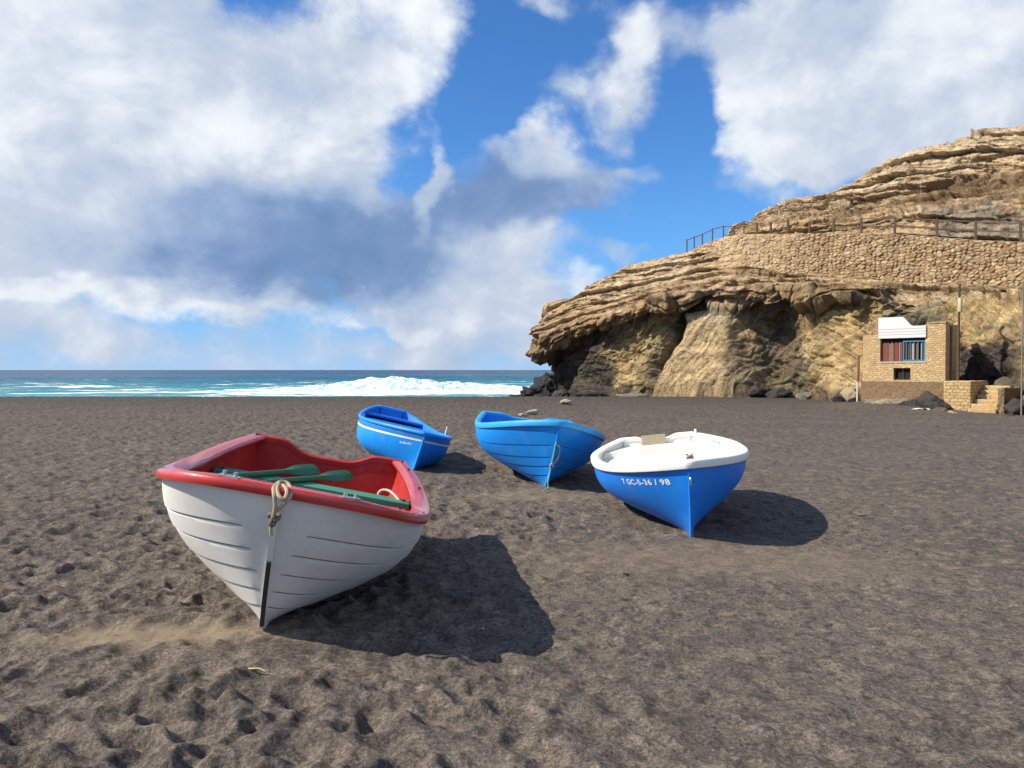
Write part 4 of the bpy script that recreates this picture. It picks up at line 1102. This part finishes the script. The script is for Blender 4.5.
cols = np.array([[.36, .25, .135], [.31, .21, .115], [.39, .285, .165], [.27, .175, .10], [.34, .255, .155], [.30, .185, .105], [.42, .32, .195]])
wc = cols[(RND[cid, 1] * 6.99).astype(int)] * (.82 + .34 * RND[cid, 2])[..., None]
wc = mixc(wc, PALE, (1 - sstep(725, 850, wu))[:, None] * .28 * np.ones((1, NH)))
dl = (1 - sstep(725, 850, wu))[:, None]
wc = mixc(wc, [.11, .08, .05], (1 - e) * (.60 - .45 * dl)) * (1 + .3 * fbm(wob / .2 + 3, 3))[..., None]
wc = np.concatenate([wc, np.repeat(np.array([[[.36, .27, .16]]]), len(wu), 0) + np.zeros((1, 4, 1))], 1)
o = mesh_np('retaining_wall', Wall, grid_faces(*Wall.shape[:2]), rock_material('rubble_stone', bs=.35), col=np.clip(wc, .02, .7))
tag(o, 'dry rubble stone wall holding up the path along the cliff', 'stone wall')

# ------------------------------------------------------------------ fence along the path
M_post = plain('weathered_dark_wood', (.085, .055, .035), .8, .45, 30)
fence = empty('fence')
fpx = [686, 692.5, 701, 711, 721.5, 732, 742, 755, 769, 785, 807, 831, 858, 892, 934, 972, 1017, 1062, 1110]
posts = []
fb_ = []
for px in fpx:
    i0 = int(np.interp(px, fu, np.arange(len(fu))))
    q = fp[i0] + [0, 0, .10] - fn[i0] * .30; fb_.append(q)
fence.location = fb_[0]
for k, q in enumerate(fb_):
    hh = [.80, .86, .86][k] if k < 3 else .90 + .12 * math.sin(k * 2.3)
    if k > 12: hh = 1.02
    w = .07 if k < 7 else .12
    c = Vector(q) - fence.location
    ln = Vector((.04 * math.sin(k * 3.1), .02 * math.cos(k * 1.7), 0)); top = c + ln * .8 + Vector((0, 0, hh)); posts.append((c, top))
    MB().beam(c - Vector((0, 0, .3)), top, w, w, (.8, -.6, 0)).build('post', M_post, fence, bevel=.01)
for k in range(len(posts) - 1):
    a0, a1 = posts[k]; b0, b1 = posts[k + 1]
    for f in ((.93,) if k < 7 else (.93, .52)):
        if 7 <= k <= 10: continue
        if k == 11 and f > .9: continue
        j = .04 * math.sin(k * 5.)
        MB().beam(a0.lerp(a1, f), b0.lerp(b1, f + j * .4), .04, .05 if (k < 7 or f > .9) else .075).build('rail', M_post, fence, bevel=.006)
tag(fence, 'dark post and rail fence along the top of the stone wall', 'fence')

# ------------------------------------------------------------------ loose rocks
def rock(name, loc, size, seed, mat, label, rz=0., flat=.75, sub=4, group=None, cat='rock', jag=1.):
    bm = bmesh.new(); bmesh.ops.create_icosphere(bm, subdivisions=sub, radius=1)
    co = np.array([v.co[:] for v in bm.verts]); r_ = np.random.RandomState(seed)
    pl = r_.normal(size=(18, 3)); pl /= np.linalg.norm(pl, axis=1)[:, None]; dd = r_.uniform(.5, .95, 18)
    sc_ = np.min(np.where(co @ pl.T > 1e-3, dd / np.maximum(co @ pl.T, 1e-3), 9), 1); sc_ = np.minimum(sc_, 1.05)
    co = co * sc_[:, None]; n = co / np.linalg.norm(co, axis=1)[:, None]
    co = co + n * (jag * .22 * fbm(co * 1.6 + seed, 3)[:, None] + jag * .12 * fbm(co * 3.2 + seed, 4, .55, ridge=True)[:, None])
    co *= np.array(size) / 2
    for v, c in zip(bm.verts, co): v.co = c
    for f in bm.faces: f.smooth = True
    me = bpy.data.meshes.new(name); bm.to_mesh(me); bm.free()
    o = new_obj(name, me, mat); o.location = loc; o.rotation_euler = (0, 0, rz)
    tag(o, label, cat, group)
    return o
R_dark = rock_material('dark_basalt', False, (.060, .055, .052), bs=.5)
R_wet = rock_material('wet_black_rock', False, (.035, .034, .035), .45, bs=.6)
R_tan = rock_material('tan_boulder', False, (.33, .27, .18), bs=.4)
R_grey = rock_material('grey_boulder', False, (.20, .18, .145), bs=.4)
R_brn = rock_material('brown_boulder', False, (.13, .105, .075), bs=.5)
R_pale = rock_material('pale_stone', False, (.40, .34, .25), bs=.2)
def at(px, py, Y, dz=0.): q = unproj(px, py, Y); return (q[0], q[1], q[2] + dz)
# rocks where the headland meets the sea
for k, (px, py, Y, sz_, mat, lab, rz) in enumerate([
    (545, 391, 62, (2.6, 3.4, 2.6), R_wet, 'tallest wet black rock at the foot of the headland tip', .5),
    (534, 395, 61, (2.8, 1.6, 1.35), R_wet, 'sloping wet black rock between the surf and the tallest rock', .25),
    (523, 397.5, 60, (2.2, 1.2, .7), R_wet, 'low wet black rock reaching furthest into the white surf', .1),
    (555, 394, 60, (2.8, 2.0, 2.2), R_wet, 'wet black rock tucked right against the dark foot of the headland', 1.),
    (541, 398, 57, (1.9, 1.1, .7), R_dark, 'small dark rock in front of the tallest wet rock', .7),
    (563, 397, 56, (2.4, 1.5, 1.1), R_dark, 'low dark rubble heap on the sand below the overhang', 2.),
    (590, 397, 51, (2.6, 1.2, .7), R_dark, 'flat dark rock along the shaded foot of the cliff', .3)]):
    rock('sea_rock', at(px, py, Y), sz_, 3 + k, mat, lab, rz, sub=5, jag=1.9)
# foot of the cliff
for k, (px, py, Y, sx, sy, sz, mat, lab) in enumerate([
    (636, 396, 47.6, 2.4, 1.2, .5, R_grey, 'long low grey rock at the foot of the cliff left of the pale slab'),
    (757, 393, 43.0, 1.5, 1.2, 1.0, R_dark, 'dark boulder in the cleft right of the pale slab'),
    (777, 395, 42.4, 1.6, 1.2, .9, R_dark, 'wide dark boulder on the sand beneath the black cleft'),
    (806, 397, 40.4, 1.3, .9, .6, R_grey, 'small grey boulder below the ochre buttress'),
    (852, 397, 34.6, .95, .9, .85, R_tan, 'rounded tan boulder beside the left corner of the hut'),
    (838, 400, 36.6, .8, .6, .5, R_dark, 'small dark boulder left of the rounded tan boulder'),
    (933, 405, 28.9, 1.8, 1.1, 1.05, R_dark, 'big dark boulder between the hut and the steps'),
    (917, 406, 29.4, 1.0, .7, .6, R_dark, 'smaller dark boulder leaning on the big dark one'),
    (1016, 409, 26.6, 1.1, .9, .8, R_dark, 'dark boulder right of the stone steps'),
    (1010, 417, 25.9, .5, .5, .35, R_dark, 'small dark stone at the bottom right of the steps'),
    (1014, 390, 28.6, 1.5, 1.2, 1.0, R_brn, 'large brown boulder above the dark one right of the steps'),
    (872, 402, 31.8, 1.6, .9, .42, R_grey, 'flat grey slab under the left end of the hut'),
    (889, 403, 30.8, 1.5, .8, .42, R_tan, 'flat tan slab under the middle of the hut'),
    (905, 402.5, 30.0, 1.3, .8, .5, R_grey, 'flat grey slab at the hut plinth touching the dark boulders'),
    (862, 404, 32.2, .7, .5, .4, R_brn, 'brown stone at the left foot of the hut plinth'),
    (881, 405.5, 30.9, .6, .5, .28, R_tan, 'small tan stone in front of the hut plinth'),
    (900, 407, 29.8, .6, .4, .25, R_brn, 'small brown stone in front of the flat pale slab'),
    (943, 411, 27.9, .6, .5, .35, R_brn, 'brown stone wedged between the big dark boulder and the steps'),
    (953, 415, 27.1, .8, .5, .30, R_tan, 'low tan stone at the foot of the stairway wall')]):
    rock('boulder', at(px, py, Y), (sx, sy, sz), 40 + k, mat, lab, k * 1.3, cat='boulder')
def ground(px, py):
    d_ = ray(px, py); k = -CAMH / d_[2]; return Vector((d_[0] * k, d_[1] * k, 0))
rock('stone', ground(567, 404.5) + Vector((0, 0, .12)), (.62, .45, .26), 71, R_pale, 'pale flat stone lying alone on the sand nearest the headland', .3, cat='stone')
rock('stone', ground(532, 414) + Vector((0, 0, .06)), (.46, .3, .22), 72, R_pale, 'larger of two pale stones on the sand behind the all blue boat', .5, cat='stone')
rock('stone', ground(523, 416) + Vector((0, 0, .04)), (.36, .25, .12), 73, R_pale, 'smaller flat stone of two behind the all blue boat', .1, cat='stone')
rock('stone', ground(862, 517) + Vector((0, 0, .02)), (.11, .08, .05), 74, R_grey, 'small grey stone on the sand right of the white rimmed boat shadow', .1, sub=3, cat='stone')
rock('stone', ground(483, 631) + Vector((0, 0, .012)), (.035, .03, .022), 75, R_pale, 'tiny pale pebble in the shadow of the red rimmed boat', .1, sub=3, cat='stone')
rock('stone', ground(626, 576) + Vector((0, 0, .01)), (.06, .045, .04), 76, R_dark, 'small black pebble on the sand below the white rimmed boat', .1, sub=3, cat='stone')
g = ground(256, 674)
s_ = MB().tube(smooth_path([(-.055, .012, .012), (-.02, .0, .018), (.02, -.006, .02), (.055, -.02, .012)], 5), [.002, .004, .0045, .0045, .005, .005, .005, .005, .0045, .0045, .004, .004, .003, .003, .003, .002][:16], 6)
o = s_.build('straw', plain('dry_straw', (.55, .42, .18), .7, .2, 40), None, smooth=True, loc=g + Vector((0, 0, .01))); tag(o, 'short yellow straw on the sand in front of the red rimmed boat', 'straw')
for px, py, lab in ((918, 412, 'larger scrap of white litter at the foot of the dark boulder'), (927, 413, 'smaller scrap of white litter beside the dark boulder')):
    g = Vector(at(px, py, 28.2)); g.z = .02
    rr = random.Random(px)
    P_ = np.array([[[.10 * (i - 2) + rr.uniform(-.02, .02), .07 * (j - 1.5) + rr.uniform(-.02, .02), .04 + rr.uniform(0, .07)] for j in range(4)] for i in range(4)])
    o = MB().slab(P_, P_ - [0, 0, .006]).build('litter', plain('white_plastic', (.75, .76, .76), .5, .06, 30), None, smooth=True, loc=g); tag(o, lab, 'litter')

# ------------------------------------------------------------------ stone hut
def masonry(name, c1, c2, mortar, bw=.34, bh=.135, bump=.02, rough_bond=.5):
    m, t, b, co = material(name)
    x, y, z = t.sep(co)
    wob = t.math('MULTIPLY', t.math('SUBTRACT', t.noise(co, 3.5, 4, .6), .5), .30)
    v = t.comb(t.math('ADD', t.math('ADD', x, y), wob), t.math('ADD', z, t.math('MULTIPLY', wob, .8)), 0)
    br = t.node('ShaderNodeTexBrick', offset=.5, squash=1.0)
    t.put(br.inputs['Vector'], v); t.put(br.inputs['Scale'], 1.); t.put(br.inputs['Mortar Size'], .012); t.put(br.inputs['Mortar Smooth'], .3); t.put(br.inputs['Bias'], 0.)
    t.put(br.inputs['Brick Width'], bw); t.put(br.inputs['Row Height'], bh)
    t.put(br.inputs['Color1'], c1); t.put(br.inputs['Color2'], c2); t.put(br.inputs['Mortar'], mortar)
    n = t.noise(co, 9, 6, .7); g = t.math('MULTIPLY_ADD', n, .9, .55)
    c = t.mix(1., br.outputs['Color'], t.comb(g, g, g), 'MULTIPLY')
    c = t.mix(t.smooth(t.noise(co, 1.3, 5, .6), .5, .7, 0, .35), c, [.24, .16, .09])
    h = t.math('SUBTRACT', t.math('MULTIPLY', n, .5), br.outputs['Fac'])
    setp(t, b, col=c, rough=.9, spec=.15, normal=t.bump(h, .9, bump))
    return m
M_stone = masonry('yellow_stone_blocks', (.60, .43, .225), (.43, .295, .15), (.36, .26, .145), .21, .086)
M_plinth = rock_material('rough_brown_plinth', False, (.22, .15, .085), bs=.35)
M_board = plain('white_painted_board', (.60, .60, .585), .6, .05, 12)
M_dark = plain('dark_interior', (.012, .012, .013), .9, .3, 10)
M_bluef = plain('faded_blue_paint', (.055, .15, .21), .6, .25, 20)
M_redsh = plain('faded_red_paint', (.17, .05, .035), .7, .35, 14)
M_whsh = plain('chalky_white_paint', (.40, .30, .24), .8, .2, 14)
M_step = rock_material('worn_step_stone', False, (.43, .30, .155), bs=.15)

hut_yaw = math.atan2(-.75, .66)
HX, HY = 14.88, 32.2
hut = empty('stone_hut', (HX, HY, .10), hut_yaw)
Wd, Dp, ZT = 3.21, 1.45, 3.30
def hx(px):
    """position along the facade of a point measured at px"""
    a = (px - 512) / F; return (a * HY - HX) / (math.cos(hut_yaw) - a * math.sin(hut_yaw))
def hz(px, py):
    x = hx(px); Y = HY + x * math.sin(hut_yaw); return float(unproj(px, py, Y)[2]) - .10
xw0, xw1 = hx(880), hx(925)
zw0, zw1 = hz(900, 361.5), hz(900, 338)
xl0, xl1 = hx(893.5), hx(910.5); zl0, zl1 = hz(902, 380), hz(902, 368)
zp = hz(900, 381.5)
zl = hz(870, 335); zr = hz(936, 323.5)
b = MB()
TH = .24
b.box2((0, 0, zp), (xl0, TH, zw0)); b.box2((xl1, 0, zp), (Wd, TH, zw0)); b.box2((xl0, 0, zp), (xl1, TH, zl0)); b.box2((xl0, 0, zl1), (xl1, TH, zw0))
b.box2((0, 0, zw0), (xw0, TH, zl)); b.box2((xw1, 0, zw0), (Wd, TH, zr))
b.box2((Wd - TH, TH, zp), (Wd, Dp, zr - .02)); b.box2((0, TH, zp), (TH, Dp, zl - .02)); b.box2((TH, Dp - TH, zp), (Wd - TH, Dp, zl - .3))
b.build('wall', M_stone, hut)
MB().box2((TH, TH, zr - .34), (Wd - TH, Dp - TH, zr - .22)).build('roof', M_plinth, hut)
pl_ = MB().box2((-.05, -.05, -.5), (Wd + .05, Dp, zp)); pl_.build('plinth', M_plinth, hut)
# stepped white board above the window
bx0, bx1 = hx(878.5), hx(926); z0 = zw1 - .0; zt_l = hz(885, 317.5); zt_r = hz(920, 325.3)
xs = np.linspace(bx0, bx1, 40); f = (xs - bx0) / (bx1 - bx0)
top = zt_l + (zt_r - zt_l) * sstep(.50, .74, f) - .015 * f
A = np.stack([np.stack([xs, 0 * xs - .06, z0 + 0 * xs], 1), np.stack([xs, 0 * xs - .06, top], 1)], 1); B_ = A + [0, .055, 0]
cp = MB()
for k, (x0, x1) in enumerate(zip(np.linspace(xw1 + .06, Wd - .30, 4), np.linspace(xw1 + .30, Wd + .03, 4))): cp.box2((x0, -.03, zr - .001), (x1 - .012, TH + .04, zr + .045 + .02 * (k % 2)))
cp.build('coping', M_step, hut, bevel=.012)
MB().tube([(Wd + .045, .5, zp), (Wd + .045, .5, zr - .1), (Wd + .045, .5, zr + .05)], .035, 10).build('drain_pipe', plain('brown_pipe', (.16, .10, .06), .7, .3, 20), hut, smooth=True)
brd = MB().slab(A, B_).build('fascia_board', M_board, hut)
for k, zz in enumerate((.22, .40, .58)):
    zz = z0 + zz * .62
    MB().box2((bx0 + .01, -.068, zz), (bx1 - .01, -.0602, zz + .018)).build('batten', plain('greyed_batten', (.36, .37, .37), .7, .08, 10), brd)
MB().box2((bx0 + .05, .012, z0 - .001 + .003), (bx1 - .05, TH, zr - .05)).build('window_lintel', M_plinth, hut)
# shuttered window: red slatted shutter left, blue barred frame right
win = MB().box2((xw0 + .002, .20, zw0 + .002), (xw1 - .002, .225, zw1 - .002)).build('window', M_dark, hut)
xm = xw0 + (xw1 - xw0) * .50
fr = MB(); fw = .05
fr.box2((xm, .06, zw0 + .002), (xm + fw, .11, zw1 - .1)); fr.box2((xw1 - fw * 1.5, .06, zw0 + .002), (xw1 - .004, .11, zw1 - .1)); fr.box2((xm + fw, .06, zw0 + .002), (xw1 - fw * 1.5, .11, zw0 + .07)); fr.box2((xm + fw, .06, zw1 - .17), (xw1 - fw * 1.5, .11, zw1 - .1))
fr.build('window_frame', M_bluef, win)
for k in range(5):
    xx = xm + fw + (xw1 - fw * 1.5 - xm - fw) * (k + .5) / 5
    MB().box2((xx - .016, .075, zw0 + .07), (xx + .016, .10, zw1 - .17)).build('bar', M_bluef, win)
rb = (xw1 - fw * 1.5 - xm - fw) / 4
for k in range(4):
    xx = xm + fw + rb * k
    MB().box2((xx + .05, .13, zw0 + .07), (xx + rb - .03, .15, zw1 - .22)).build('slat', M_redsh if k % 2 == 0 else M_whsh, win)
n = 11; rs_ = random.Random(5)
M_pinkw = plain('washed_pink_paint', (.27, .15, .11), .8, .3, 14)
for k in range(n):
    x0 = xw0 + .03 + (xm - xw0 - .05) * k / n; x1 = xw0 + .03 + (xm - xw0 - .05) * (k + .70 + .2 * rs_.random()) / n
    MB().box2((x0, .09 + .015 * rs_.random(), zw0 + .01), (x1, .115, zw1 - .16 - .07 * rs_.random())).build('slat', rs_.choice([M_redsh, M_redsh, M_whsh, M_pinkw]), win)
MB().box2((xw0 + .02, .118, zw0 + .35), (xm - .02, .135, zw0 + .42)).build('shutter_brace', M_redsh, win)
MB().box2((xw0 - .05, -.03, zw0 - .05), (xw1 + .05, .10, zw0 - .002)).build('window_sill', plain('pale_sill', (.48, .42, .32), .8, .15, 15), hut)
lw = MB().box2((xl0 + .002, .18, zl0 + .002), (xl1 - .002, .20, zl1 - .002)).build('window', M_dark, hut)
g = MB(); g.box2((xl0 + .01, .09, zl0 + .004), (xl0 + .05, .12, zl1 - .004)); g.box2((xl1 - .05, .09, zl0 + .004), (xl1 - .01, .12, zl1 - .004)); g.box2((xl0 + .05, .09, zl1 - .045), (xl1 - .05, .12, zl1 - .004)); g.box2((xl0 + .05, .09, zl0 + .004), (xl1 - .05, .12, zl0 + .04))
g.box2(((xl0 + xl1) / 2 - .012, .092, zl0 + .04), ((xl0 + xl1) / 2 + .012, .118, zl1 - .045))
g.build('window_frame', plain('dark_brown_wood', (.05, .035, .025), .7, .3, 30), lw)
# broken brick stub at the left end of the roof
st_ = MB(); st_.box2((xw0 - .30, .03, zl - .01), (xw0 - .04, .30, zl + .30), ); st_.box2((xw0 - .24, .05, zl + .29), (xw0 - .09, .26, zl + .52))
st_.build('brick_stub', masonry('reddish_brick', (.42, .20, .11), (.36, .16, .09), (.36, .27, .18), .2, .08), hut, bevel=.02)
tag(hut, 'small yellow stone hut with white stepped board, built against the cliff', 'hut')
Mh = Matrix.Translation((HX, HY, .10)) @ Matrix.Rotation(hut_yaw, 4, 'Z')
# pole leaning on the left corner, red above and white below
q0 = Mh @ Vector((-.20, -.05, .0)); r = empty('pole', q0)
MB().tube([(0, 0, -.2), (.0, 0, .95)], .035, 10).build('lower_section', plain('chalk_white', (.55, .55, .53), .8, .15, 20), r, smooth=True)
MB().tube([(0, 0, .951), (.03, .01, 1.15), (.06, .03, 2.05), (.08, .04, 2.08)], [.04, .055, .045, .02], 10).build('upper_section', plain('faded_red', (.22, .085, .065), .8, .3, 20), r, smooth=True)
tag(r, 'short post with red top and white foot against the left hut corner', 'post')
# lamp post right of the hut
base = Mh @ Vector((Wd + .34, .35, 0)); zt = float(unproj(958, 285, base.y)[2])
bx = (958 - 512) / F * base.y
lp = empty('lamp_post', (bx, base.y, .6))
MB().tube([(0, 0, -.3), (.0, 0, 1.8), (.02, 0, zt - .6)], [.055, .05, .04], 10).build('pole', M_post, lp, smooth=True)
zz0, zz1 = float(unproj(958, 312, base.y)[2]) - .6, float(unproj(958, 298, base.y)[2]) - .6
lmp = MB().tube([(.02, -.06, zz0), (.02, -.06, zz0 + .05), (.02, -.06, zz1 - .05), (.02, -.06, zz1)], [.06, .08, .08, .06], 14).build('lamp', plain('yellowed_white_lamp', (.50, .43, .28), .5, .08, 20), lp, smooth=True)
MB().box((.01, -.03, zt - .62), (.06, .06, .16)).build('cap', M_post, lp, bevel=.01)
tag(lp, 'thin dark lamp post with pale lamp rising behind the right side of the hut', 'lamp post')
# slim post at the right edge
q = unproj(1021.5, 405, 26.2)
o = MB().tube([(0, 0, -.5), (0, 0, 2.2), (.01, 0, 4.25)], [.028, .026, .022], 10).build('post', plain('bleached_post', (.20, .17, .13), .8, .3, 30), None, smooth=True, loc=(q[0], q[1], q[2])); tag(o, 'slim bare post standing against the cliff right of the steps', 'post')

# stone steps and their side wall
sy = hut_yaw
Ys = 27.6
p0 = Vector(((943.5 - 512) / F * (Ys + .9), Ys + .9, 0))
stp = empty('stone_steps', p0, sy)
def sx(px):
    a = (px - 512) / F; return (a * p0.y - p0.x) / (math.cos(sy) - a * math.sin(sy))
def sz(px, py): return float(unproj(px, py, p0.y + sx(px) * math.sin(sy))[2])
xa, xb, xc, xd = 0., sx(971.5), sx(1000), sx(1007)
ztop = sz(960, 381)
rng2 = np.random.RandomState(3)
def rough_block(a, b_, mat, name, parent, seed, amp=.03, n=14):
    """a stone block with uneven faces"""
    bm = bmesh.new(); bmesh.ops.create_cube(bm, size=1); bmesh.ops.subdivide_edges(bm, edges=list(bm.edges), cuts=n, use_grid_fill=True)
    co = np.array([v.co[:] for v in bm.verts]); a = np.array(a, float); b_ = np.array(b_, float)
    nr = np.where(np.abs(co) > .499, np.sign(co), 0); nr = nr / np.linalg.norm(nr, axis=1)[:, None]
    w = (a + b_) / 2 + co * np.abs(b_ - a); k = fbm(w * 5 + seed, 3); w = w + nr * (amp * k)[:, None] - nr * (np.abs(nr) > 0).sum(1, keepdims=True) * .006
    for v, c in zip(bm.verts, w): v.co = c
    for f in bm.faces: f.smooth = True
    me = bpy.data.meshes.new(name); bm.to_mesh(me); bm.free()
    return new_obj(name, me, mat, parent)
zb = -.25
rough_block((xa, 0, zb), (xb - .01, 1.9, ztop), masonry('step_wall_stone', (.52, .38, .19), (.42, .29, .14), (.25, .17, .09), .24, .12, .03), 'side_wall', stp, 3, .04)
z_hi, z_lo = sz(985, 386), sz(985, 413)
N = 6
for k in range(N):
    z1 = z_lo + (z_hi - z_lo) * (k + 1) / N
    rough_block((xb, -.35 + .30 * k, zb), (xc - .005, -.35 + .30 * k + (.45 if k < N - 1 else 1.3), z1), M_step, 'step', stp, 11 + k, .022, 10)
rough_block((xc, -.25, zb), (xd, 1.7, sz(1003, 388)), M_plinth, 'side_wall', stp, 31, .10)
tag(stp, 'short flight of yellow stone steps with a side wall, right of the hut', 'steps')
